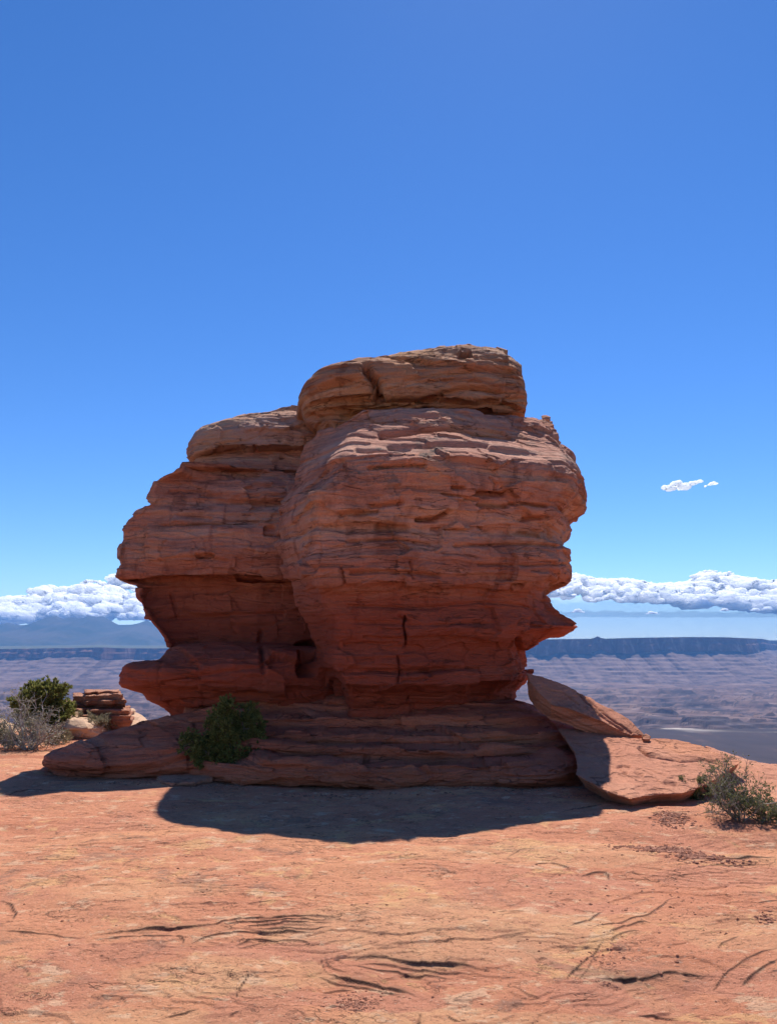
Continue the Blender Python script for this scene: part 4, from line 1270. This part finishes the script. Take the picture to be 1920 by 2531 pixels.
# ------------------------------------------------------------------ loose slabs
def slab(name, label, cat, mat, top, thick, voxel, seed, inset=0.0, group=None, ter=0.030, beds=((0.045, 0.030), (0.018, 0.011)), feats=(), parent=None):
    """top: list of 3D points round the upper face; thick: vector to the lower face"""
    top = np.array(top)
    n = len(top)
    cen = top.mean(0)
    bot = cen + (top - cen) * (1 - inset) + np.asarray(thick)
    import bmesh
    bm = bmesh.new()
    a = [bm.verts.new(p) for p in top - cen]
    b = [bm.verts.new(p) for p in bot - cen]
    ca, cb = bm.verts.new((top - cen).mean(0)), bm.verts.new((bot - cen).mean(0))
    for i in range(n):
        j = (i + 1) % n
        bm.faces.new((a[i], a[j], ca))
        bm.faces.new((b[j], b[i], cb))
        bm.faces.new((a[j], a[i], b[i], b[j]))
    bmesh.ops.recalc_face_normals(bm, faces=bm.faces)
    me = bpy.data.meshes.new(name)
    bm.to_mesh(me)
    bm.free()
    tmp = bpy.data.objects.new(name + '_raw', me)
    COL.objects.link(tmp)
    md = tmp.modifiers.new('r', 'REMESH')
    md.mode = 'VOXEL'
    md.voxel_size = voxel
    dg = bpy.context.evaluated_depsgraph_get()
    m2 = bpy.data.meshes.new_from_object(tmp.evaluated_get(dg))
    bpy.data.objects.remove(tmp)
    nv = len(m2.vertices)
    P = np.zeros(nv * 3, np.float32)
    N = np.zeros(nv * 3, np.float32)
    m2.vertices.foreach_get('co', P)
    m2.vertices.foreach_get('normal', N)
    P, N = P.reshape(-1, 3), N.reshape(-1, 3)
    W = P + cen
    # slab normal
    nn = np.zeros(3)
    for i in range(n):
        nn += np.cross(top[i] - cen, top[(i + 1) % n] - cen)
    nn /= np.linalg.norm(nn)
    if nn[2] < 0: nn = -nn
    lay = P @ nn
    x, y, z = W[:, 0], W[:, 1], W[:, 2]
    side = 1 - np.abs(N @ nn)
    d = 0.035 * fbm(x * 2.2, y * 2.2, z * 2.2, 4, seed, 0.6)
    for i, (h, amp) in enumerate(beds):
        q = (lay + 0.02 * noise3(x * 2, y * 2, z * 2, seed + 9)) / h
        fl = np.floor(q)
        aa, bb = hash01(fl, None, seed + i) * 2 - 1, hash01(fl + 1, None, seed + i) * 2 - 1
        d += side * amp * (aa + (bb - aa) * sstep(0.75, 1, q - fl)) * (0.6 + noise3(x * 3, y * 3, z * 3, seed + 20))
    f = fbm(x * 1.3, y * 2.0, z * 1.3, 4, seed + 30)
    q = f * 6
    fl = np.floor(q)
    d += (1 - side) * ter * ((fl + sstep(0.85, 0.98, q - fl)) / 3 - f * 1.0)
    d += 0.010 * fbm(x * 9, y * 9, z * 9, 3, seed + 40) - 0.065 * side * np.clip(noise3(x * 3.5, y * 3.5, z * 3.5, seed + 44), 0, 1) - 0.02 * side * np.abs(noise3(x * 9, y * 9, z * 9, seed + 46))
    if feats:
        px, py = proj(W)
        up = (N @ nn) > 0.3
        for _, pts, dep, wpx in feats:
            d -= up * dep * np.exp(-(poly_dist(px, py + 3 * noise3(x * 5, y * 5, z, seed), pts) / wpx) ** 2)
    P = P + N * d[:, None]
    m2.vertices.foreach_set('co', P.astype(np.float32).ravel())
    m2.polygons.foreach_set('use_smooth', np.ones(len(m2.polygons), bool))
    m2.update()
    o = obj(name, m2, mat, parent)
    o.location = cen - (np.array(parent.location) if parent is not None else 0)
    m2.name = name
    return tag(o, label, cat, group) if parent is None else o


big = [at(1374, 1799, 10.2), at(1458, 1803, 10.2), at(1569, 1822, 10.1), at(1673, 1828, 10.1), at(1733, 1840, 9.95), at(1760, 1856, 9.7), at(1801, 1866, 9.5), at(1835, 1882, 9.2), at(1790, 1912, 8.75),
       at(1769, 1927, 8.55), at(1720, 1950, 8.2), at(1685, 1961, 8.05), at(1625, 1963, 7.95), at(1557, 1975, 7.7), at(1498, 1957, 7.9), at(1448, 1930, 8.2), at(1419, 1912, 8.4), at(1424, 1893, 8.7), at(1414, 1856, 9.3), at(1402, 1838, 9.6)]
slab('fallen_slab', 'broad flat pink sandstone slab lying tilted beside the butte foot', 'rock slab', M_SLAB, big, (0.05, 0.18, -0.19), 0.0115, 301, 0.13,
     feats=[('l', [(1580, 1848), (1600, 1862), (1640, 1872), (1680, 1878), (1730, 1876), (1790, 1884)], 0.08, 3.2), ('l', [(1528, 1894), (1540, 1890), (1552, 1894)], 0.04, 3.5), ('l', [(1572, 1910), (1585, 1914)], 0.04, 4),
            ('l', [(1644, 1931), (1668, 1936)], 0.04, 3.5), ('l', [(1470, 1910), (1490, 1908), (1505, 1918)], 0.02, 3), ('l', [(1452, 1866), (1500, 1870)], 0.012, 3), ('l', [(1540, 1909), (1546, 1911)], 0.03, 3)])
lean = [at(1302, 1664, 10.45), at(1338, 1671, 10.6), at(1398, 1693, 10.75), at(1458, 1723, 10.75), at(1510, 1751, 10.7), at(1553, 1775, 10.55), at(1594, 1818, 10.2), at(1557, 1817, 10.05), at(1498, 1788, 10.0),
        at(1442, 1764, 9.95), at(1402, 1749, 9.95), at(1362, 1741, 9.95), at(1330, 1712, 10.1), at(1306, 1684, 10.3)]
slab('leaning_slab', 'long slanted orange slab leaning against the butte above the broad slab', 'rock slab', M_SLAB, lean, (-0.02, 0.12, -0.22), 0.011, 331, 0.05,
     feats=[('l', [(1428, 1708), (1450, 1735), (1480, 1765), (1540, 1806)], 0.045, 2.2), ('l', [(1448, 1722), (1490, 1762), (1560, 1812)], 0.045, 2.0), ('l', [(1340, 1700), (1390, 1712), (1430, 1740)], 0.03, 2)])
# crumbling blocks on the shoulder of the pillar
for blk_, yb, th, sd_ in (([(1300, 1064), (1322, 1052), (1352, 1050), (1374, 1062), (1380, 1072), (1340, 1080), (1310, 1078)], 11.9, 0.20, 381),
                          ([(1316, 1040), (1338, 1034), (1364, 1040), (1370, 1050), (1345, 1056), (1322, 1052)], 11.95, 0.12, 383),
                          ([(1334, 1026), (1350, 1023), (1362, 1029), (1357, 1038), (1338, 1036)], 12.0, 0.10, 385)):
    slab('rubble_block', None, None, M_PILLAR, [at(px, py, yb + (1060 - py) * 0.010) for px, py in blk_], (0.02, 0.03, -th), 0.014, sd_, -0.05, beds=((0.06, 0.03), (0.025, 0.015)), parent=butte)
# bedrock shelf that carries on behind the shrub
shelf = [at(1740, 1842, 10.6), at(1800, 1860, 10.6), at(1849, 1875, 10.3), at(1913, 1887, 10.1), at(2000, 1900, 9.9), at(2100, 1925, 9.6), at(2080, 1990, 8.2), at(1960, 2010, 7.9), at(1860, 1990, 8.2), at(1790, 1930, 9.0)]
slab('rock_shelf', 'sunlit pink bedrock shelf behind the twiggy grey shrub', 'rock ledge', M_SLAB, shelf, (0.0, 0.1, -0.45), 0.024, 351, 0.0, ter=0.03)
st = [(390, 1918), (412, 1913), (440, 1914), (470, 1909), (505, 1911), (532, 1913), (524, 1921), (500, 1925), (482, 1932), (450, 1931), (425, 1935), (400, 1928)]
slab('flat_stone', 'thin sunlit layered stone by the foot of the dark juniper', 'stone', M_SLAB, [at(px, py, ground_y(py, 0.055)) for px, py in st], (0, 0.02, -0.12), 0.010, 361, -0.08, beds=((0.03, 0.035), (0.015, 0.012)))
st = [(1588, 1817), (1600, 1812), (1606, 1818), (1603, 1825), (1590, 1825)]
slab('stone_chip', 'small pink stone chip at the lower tip of the leaning slab', 'stone', M_SLAB, [at(px, py, 9.9 + (1825 - py) * 0.012) for px, py in st], (0, 0.02, -0.06), 0.008, 371)

# ------------------------------------------------------------------ boulders at the rim
def boulder(name, label, mat, yc, l, r, f, seed, **kw):
    lp = at(np.mean([p[1] for p in l]), l[-1][0], yc)
    root = None
    o = loft(name, mat, None, yc, l, r, f, seed=seed, dz=0.016, dx=0.018, **kw)
    return tag(o, label, 'boulder')


stack = thing('layered_boulder', 'dark red layered boulder stack on the rim behind the juniper', 'boulder', at(240, 1805, 14.6))


def stack_layer(outline, y_front, y_back, thick, seed):
    """outline: px range and height of one bed; an irregular slab of it"""
    x0, x1, py0, py1 = outline
    g = np.random.default_rng(seed)
    top = []
    for t in np.linspace(0, 1, 8):
        top.append(at(x0 + (x1 - x0) * t + g.normal() * 3, py0 + (py1 - py0) * t, y_front + 0.10 * g.normal()) - np.array([0, 0, 0.0]))
    zt = [p[2] for p in top]
    for t in np.linspace(1, 0, 6):
        p = at(x0 + (x1 - x0) * t, py0 + (py1 - py0) * t, y_front)
        top.append(np.array([p[0] * y_back / y_front + g.normal() * 0.03, y_back, p[2] + 0.03]))
    slab('rock_layer', None, None, M_BOULDER, top, (0, 0.05, -thick), 0.016, seed, 0.02, ter=0.03, beds=((0.07, 0.05), (0.03, 0.02)), parent=stack)


stack_layer((150, 326, 1766, 1770), 14.15, 15.2, 0.30, 461)
stack_layer((172, 318, 1752, 1756), 14.25, 15.1, 0.12, 462)
stack_layer((160, 312, 1744, 1738), 14.45, 15.1, 0.10, 463)
stack_layer((196, 306, 1734, 1730), 14.25, 15.0, 0.08, 464)
stack_layer((178, 300, 1722, 1716), 14.35, 15.0, 0.10, 465)
stack_layer((206, 296, 1712, 1710), 14.5, 15.0, 0.07, 466)
boulder('pale_boulder', 'pale rounded cream boulder below the dark layered stack', M_PALE, 14.1, [(1763, 205), (1770, 175), (1785, 158), (1800, 150), (1825, 148)], [(1763, 225), (1768, 250), (1776, 268), (1788, 281), (1800, 284), (1825, 278)],
        [(1825, 13.55), (1800, 13.45), (1780, 13.6), (1763, 14.0)], 411, back=0.5, n=3.0, large=0.05, sscale=0.5, block=0.01, facet=0.06)
boulder('pale_boulder', 'pale cream boulder sloping down to the rim edge by the butte', M_PALE, 14.9, [(1763, 325), (1772, 300), (1785, 272), (1800, 255), (1822, 250)], [(1763, 342), (1768, 354), (1778, 368), (1790, 382), (1822, 400)],
        [(1822, 14.3), (1800, 14.2), (1780, 14.4), (1763, 14.8)], 421, back=0.5, n=3.0, large=0.05, sscale=0.5, block=0.01, facet=0.06)
boulder('pale_boulder', 'low pale boulder half hidden behind the dead grey shrub', M_PALE, 13.5, [(1797, 125), (1806, 95), (1830, 80)], [(1797, 160), (1803, 176), (1815, 188), (1832, 192)],
        [(1832, 13.1), (1812, 13.1), (1797, 13.4)], 431, back=0.4, n=3.0, large=0.05, sscale=0.5, block=0.01, facet=0.06)
boulder('pale_boulder', 'pale rock at the rim just left of the bushy juniper trunk', M_PALE, 14.6, [(1786, 0), (1795, -40), (1815, -60)], [(1786, 30), (1790, 42), (1800, 50), (1815, 55)],
        [(1815, 14.1), (1800, 14.1), (1786, 14.5)], 441, back=0.5, n=3.0, large=0.05, sscale=0.5, block=0.01, facet=0.06)
boulder('pale_boulder', 'pale flat rock showing between the juniper trunk and the cream boulder', M_PALE, 14.4, [(1780, 120), (1790, 100), (1812, 90)], [(1780, 150), (1790, 165), (1812, 170)],
        [(1812, 14.0), (1795, 14.0), (1780, 14.3)], 451, back=0.5, n=3.0, large=0.05, sscale=0.5, block=0.01, facet=0.06)


# ------------------------------------------------------------------ plants
def blades(centres, normals_up, per, length, width, seed, spread=1.0):
    """tufts of small pointed leaf blades; centres (N,3)"""
    g = np.random.default_rng(seed)
    n = len(centres) * per
    c = np.repeat(centres, per, 0)
    d = g.normal(size=(n, 3))
    d /= np.linalg.norm(d, axis=1)[:, None]
    d = d * spread + np.repeat(normals_up, per, 0)
    d /= np.linalg.norm(d, axis=1)[:, None]
    sd = np.cross(d, g.normal(size=(n, 3)))
    sd /= np.linalg.norm(sd, axis=1)[:, None] + 1e-9
    L = length * g.uniform(0.6, 1.3, n)[:, None]
    Wd = width * g.uniform(0.7, 1.3, n)[:, None]
    r0 = g.uniform(0.0, 0.35, n)[:, None]
    a = c + d * L * r0 - sd * Wd * 0.35
    b = c + d * L * r0 + sd * Wd * 0.35
    m1 = c + d * L * 0.75 + sd * Wd * 0.5
    m2 = c + d * L * 0.75 - sd * Wd * 0.5
    t = c + d * L * 1.15
    V = np.stack([a, b, m1, t, m2], 1).reshape(-1, 3)
    base = np.arange(n)[:, None] * 5
    F = np.concatenate([base + np.array([[0, 1, 2, 4]])]), np.concatenate([base + np.array([[4, 2, 3]])])
    return V, F


def juniper(name, label, base, blobs, clumps, per, seed, trunk_r=0.05, clump_r=0.075, blade=(0.055, 0.016)):
    g = np.random.default_rng(seed)
    base = np.array(base)
    root = thing(name, label, 'tree', base)
    tb = Tubes()
    cs, ns = [], []
    crown_c = np.mean([b[0] for b in blobs], 0)
    wsum = sum(b[1][0] * b[1][2] for b in blobs)
    fork = base + np.array([0.0, 0.0, 0.12])
    for (c, rad) in blobs:
        c = np.array(c); rad = np.array(rad)
        # limb from the fork into the lobe
        k = 7
        tt = np.linspace(0, 1, k)[:, None]
        tgt = c + np.array([0, 0, 0.25 * rad[2]])
        path = base + (fork - base) * np.minimum(1, tt * 3) + (tgt - fork) * np.clip((tt - 0.2) / 0.8, 0, 1) ** 0.9
        path += g.normal(scale=0.018, size=path.shape) * np.sin(tt * math.pi)
        tb.add(path, np.linspace(trunk_r, trunk_r * 0.2, k), 6)
        m = max(6, int(clumps * rad[0] * rad[2] / wsum))
        d = g.normal(size=(m, 3))
        d /= np.linalg.norm(d, axis=1)[:, None]
        rr = g.uniform(0.45, 1.0, m)[:, None] ** 0.6
        pts = c + d * rad * rr * (1 + 0.18 * g.normal(size=(m, 1)))
        for p in pts[::2]:
            q = path[g.integers(3, k)]
            mid = (p + q) / 2 + g.normal(scale=0.03, size=3)
            tb.add(np.stack([q, mid, p]), [trunk_r * 0.28, trunk_r * 0.16, trunk_r * 0.06], 4)
        cs.append(pts)
        ns.append(d * 0.5 + np.array([0, 0, 0.35]))
    C, Nn = np.concatenate(cs), np.concatenate(ns)
    # each clump: several sub-tufts
    sub = 7
    C2 = np.repeat(C, sub, 0) + g.normal(size=(len(C) * sub, 3)) * clump_r * 0.52
    N2 = np.repeat(Nn, sub, 0) + (C2 - np.repeat(C, sub, 0)) / clump_r * 0.7
    V, F = blades(C2, N2, per, blade[0], blade[1], seed + 1, 0.8)
    me = mesh_np('crown', V - base, list(F), smooth=False)
    tag(obj('crown', me, M_JUNIPER, root), kind='stuff')
    obj('trunk', tb.mesh('trunk', base), M_BARK, root)
    return root


def pxblob(px, py, rx, ry, Y, dy=0.0, rd=None):
    s = Y / F_PX * 1.02
    c = at(px, py, Y + dy)
    return (c, (rx * s, (rd if rd else (rx + ry) / 2) * s, ry * s))


JL = on_ground(100, 1822)
YL = JL[1]
JL[2] = ground_z(JL[0], JL[1]) - 0.03
juniper('juniper_tree', 'round bushy olive juniper at the rim beside the layered boulder', JL,
        [pxblob(100, 1742, 38, 42, YL), pxblob(98, 1705, 24, 18, YL), pxblob(135, 1715, 28, 24, YL, -0.05), pxblob(62, 1742, 22, 30, YL), pxblob(148, 1755, 25, 26, YL, 0.05), pxblob(125, 1776, 38, 14, YL, -0.1), pxblob(70, 1768, 18, 16, YL)],
        300, 16, 11, trunk_r=0.045, clump_r=0.085)
JF = on_ground(585, 1922)
YF = JF[1]
JF[2] = ground_z(JF[0], JF[1]) - 0.03
juniper('juniper_shrub', 'upright dark juniper growing against the shaded foot of the butte', JF,
        [pxblob(552, 1804, 34, 52, YF), pxblob(560, 1756, 18, 22, YF), pxblob(622, 1804, 28, 48, YF, 0.15), pxblob(615, 1762, 20, 20, YF, 0.15), pxblob(590, 1863, 56, 48, YF), pxblob(635, 1870, 26, 40, YF, 0.05),
         pxblob(536, 1849, 28, 34, YF, -0.05), pxblob(480, 1840, 25, 22, YF, -0.15), pxblob(500, 1866, 26, 20, YF, -0.15), pxblob(520, 1890, 26, 14, YF, -0.1), pxblob(465, 1826, 12, 12, YF, -0.15), pxblob(600, 1903, 48, 18, YF, 0)],
        420, 16, 23, trunk_r=0.04, clump_r=0.052, blade=(0.040, 0.012))


def shrub(name, label, base, height, spread, stems, seed, mat, rad=0.009, leaf=None, leafmat=None, lean=(0, 0), depth=3, droop=0.0, kids=4, ratio=0.62):
    g = np.random.default_rng(seed)
    base = np.array(base, float)
    root = thing(name, label, 'shrub', base)
    tb = Tubes()
    tips = []

    def grow(p, d, L, r, lev):
        k = 5
        pts = [p]
        dd = d / np.linalg.norm(d)
        for i in range(k - 1):
            dd = dd + g.normal(scale=0.20, size=3) + np.array([0, 0, 0.05 - droop * lev * 0.08])
            dd /= np.linalg.norm(dd)
            pts.append(pts[-1] + dd * L / (k - 1))
        tb.add(pts, np.linspace(r, r * 0.5, k), 4 if lev < 2 else 3)
        if lev >= 1: tips.extend(pts[2:])
        if lev < depth:
            for _ in range(kids):
                q = pts[g.integers(1, k)]
                nd = dd * 0.7 + g.normal(scale=0.62, size=3) + np.array([0, 0, 0.18])
                grow(q, nd, L * ratio * g.uniform(0.7, 1.2), r * 0.55, lev + 1)

    for i in range(stems):
        a = g.uniform(0, 2 * math.pi)
        e = g.uniform(0.1, 1.0) ** 0.7
        d = np.array([math.cos(a) * e * spread + lean[0], math.sin(a) * e * spread * 0.8 + lean[1], 1.0 - 0.35 * e])
        grow(base + np.array([math.cos(a), math.sin(a), 0]) * 0.04, d, height * g.uniform(0.40, 0.62), rad, 0)
    obj('branches', tb.mesh('branches', base), mat, root)
    if leaf:
        tips = np.array(tips)
        sel = tips[g.random(len(tips)) < leaf[0]]
        V, F = blades(sel, np.tile([0, 0, 0.4], (len(sel), 1)), leaf[1], leaf[2], leaf[3], seed + 3, 1.0)
        tag(obj('leaves', mesh_np('leaves', V - base, list(F), smooth=False), leafmat, root), kind='stuff')
    return root


def gpt(px, py, dz=-0.02):
    p = on_ground(px, py)
    p[2] = ground_z(p[0], p[1]) + dz
    return p


shrub('twiggy_shrub', 'twiggy grey green shrub growing at the edge of the broad pink slab', gpt(1826, 2026), 0.60, 1.35, 12, 31, M_TWIG, 0.0085, (0.30, 3, 0.018, 0.007), M_SHRUBLEAF, kids=4)
shrub('low_shrub', 'low dense shrub spilling to the frame edge beyond the twiggy shrub', gpt(1900, 2035), 0.42, 1.3, 11, 37, M_TWIG, 0.006, (0.6, 3, 0.020, 0.008), M_SHRUBLEAF, kids=4)
shrub('low_shrub', 'small green sprig in the shade of the broad slab, beside the twiggy shrub', gpt(1725, 1972), 0.26, 1.4, 7, 39, M_TWIG, 0.005, (0.8, 3, 0.020, 0.009), M_SHRUBLEAF, kids=4)
shrub('dead_shrub', 'bleached dead shrub of tangled grey branches below the bushy juniper', gpt(72, 1852), 0.85, 1.25, 16, 41, M_DEADWOOD, 0.016, (0.16, 3, 0.03, 0.009), M_SAGE, kids=4, droop=0.3)
shrub('dead_shrub', 'small bleached shrub at the foot of the rim, nearest the frame edge', gpt(22, 1850), 0.6, 1.2, 9, 43, M_DEADWOOD, 0.010, (0.5, 3, 0.03, 0.01), M_SAGE, kids=4)
shrub('sage_bush', 'rounded tan sage bush in front of the pale cream boulder', gpt(232, 1818), 0.46, 1.3, 16, 47, M_DEADWOOD, 0.006, (0.8, 4, 0.03, 0.010), M_SAGE, kids=4)
shrub('sage_bush', 'thin sage sprigs between the cream boulder and the butte foot', gpt(278, 1812), 0.42, 0.9, 8, 53, M_DEADWOOD, 0.005, (0.6, 3, 0.03, 0.009), M_SAGE, kids=3)
shrub('sage_bush', 'sparse yellow sage low behind the dead grey shrub', gpt(140, 1838), 0.30, 1.4, 9, 59, M_DEADWOOD, 0.005, (0.7, 4, 0.03, 0.010), M_SAGE, kids=3)


def grass(name, label, base, h, r, count, seed):
    g = np.random.default_rng(seed)
    base = np.array(base)
    V, Q, T = [], [], []
    for i in range(count):
        a, rr = g.uniform(0, 6.28), r * g.random() ** 0.5
        p = base + np.array([math.cos(a) * rr, math.sin(a) * rr * 0.6, 0])
        d = np.array([math.cos(a) * rr / r * 0.7 + g.normal() * 0.25, math.sin(a) * rr / r * 0.7 + g.normal() * 0.25, 1.0])
        d /= np.linalg.norm(d)
        L = h * g.uniform(0.5, 1.15)
        s = np.cross(d, g.normal(size=3)); s /= np.linalg.norm(s); s *= 0.004
        m = p + d * L * 0.6
        t = m + (d * np.array([1.5, 1.5, 0.6])) * L * 0.45
        n = len(V)
        V += [p - s, p + s, m + s * .8, m - s * .8, t]
        Q.append((n, n + 1, n + 2, n + 3)); T.append((n + 3, n + 2, n + 4))
    o = obj(name, mesh_np(name, np.array(V) - base, [np.array(Q), np.array(T)], smooth=False), M_DRYGRASS)
    o.location = base
    return tag(o, label, 'grass tuft')


grass('grass_tuft', 'dry straw grass tuft under the lit side of the dark juniper', gpt(528, 1916), 0.24, 0.16, 420, 61)
grass('grass_tuft', 'sparse dry grass stalks on the flat stone by the juniper', gpt(470, 1914), 0.22, 0.12, 26, 63)


def gravel():
    g = np.random.default_rng(71)
    v, f = ICO[1]
    V, F, n = [], [], 0
    zones = [(1660, 2030, 45, 20, 300, 0.010), (1560, 2092, 60, 8, 110, 0.008), (1650, 2098, 70, 16, 330, 0.010), (1725, 2120, 60, 12, 190, 0.010), (1800, 2132, 50, 7, 50, 0.008), (870, 2446, 35, 14, 130, 0.004), (860, 2430, 90, 28, 80, 0.004),
             (1895, 2262, 26, 12, 60, 0.006), (560, 1945, 90, 10, 90, 0.008), (820, 1962, 220, 5, 110, 0.009), (1250, 1950, 200, 5, 90, 0.009), (1420, 1965, 60, 10, 40, 0.010), (330, 1936, 120, 5, 60, 0.008), (1075, 1945, 60, 5, 60, 0.008), (1505, 2402, 20, 4, 60, 0.004), (960, 2200, 900, 180, 130, 0.005), (1600, 2200, 320, 200, 110, 0.006),
             (1500, 2331, 60, 40, 40, 0.005), (1570, 2512, 40, 5, 20, 0.008)]
    for px, py, rx, ry, cnt, r in zones:
        for _ in range(cnt):
            a, b = g.normal() * 0.5, g.normal() * 0.5
            p = on_ground(px + a * rx, min(2560, py + b * ry))
            p[2] = ground_z(p[0], p[1])
            rr = r * g.uniform(0.5, 1.7)
            V.append(v * rr * np.array([1.25, 1.0, 0.7]) * (1 + 0.3 * g.normal(size=(len(v), 1))).clip(0.6, 1.5) + p)
            F.append(f + n)
            n += len(v)
    tag(obj('gravel', mesh_np('gravel', np.concatenate(V), [np.concatenate(F)], smooth=False), M_GRAVEL), kind='stuff')


gravel()
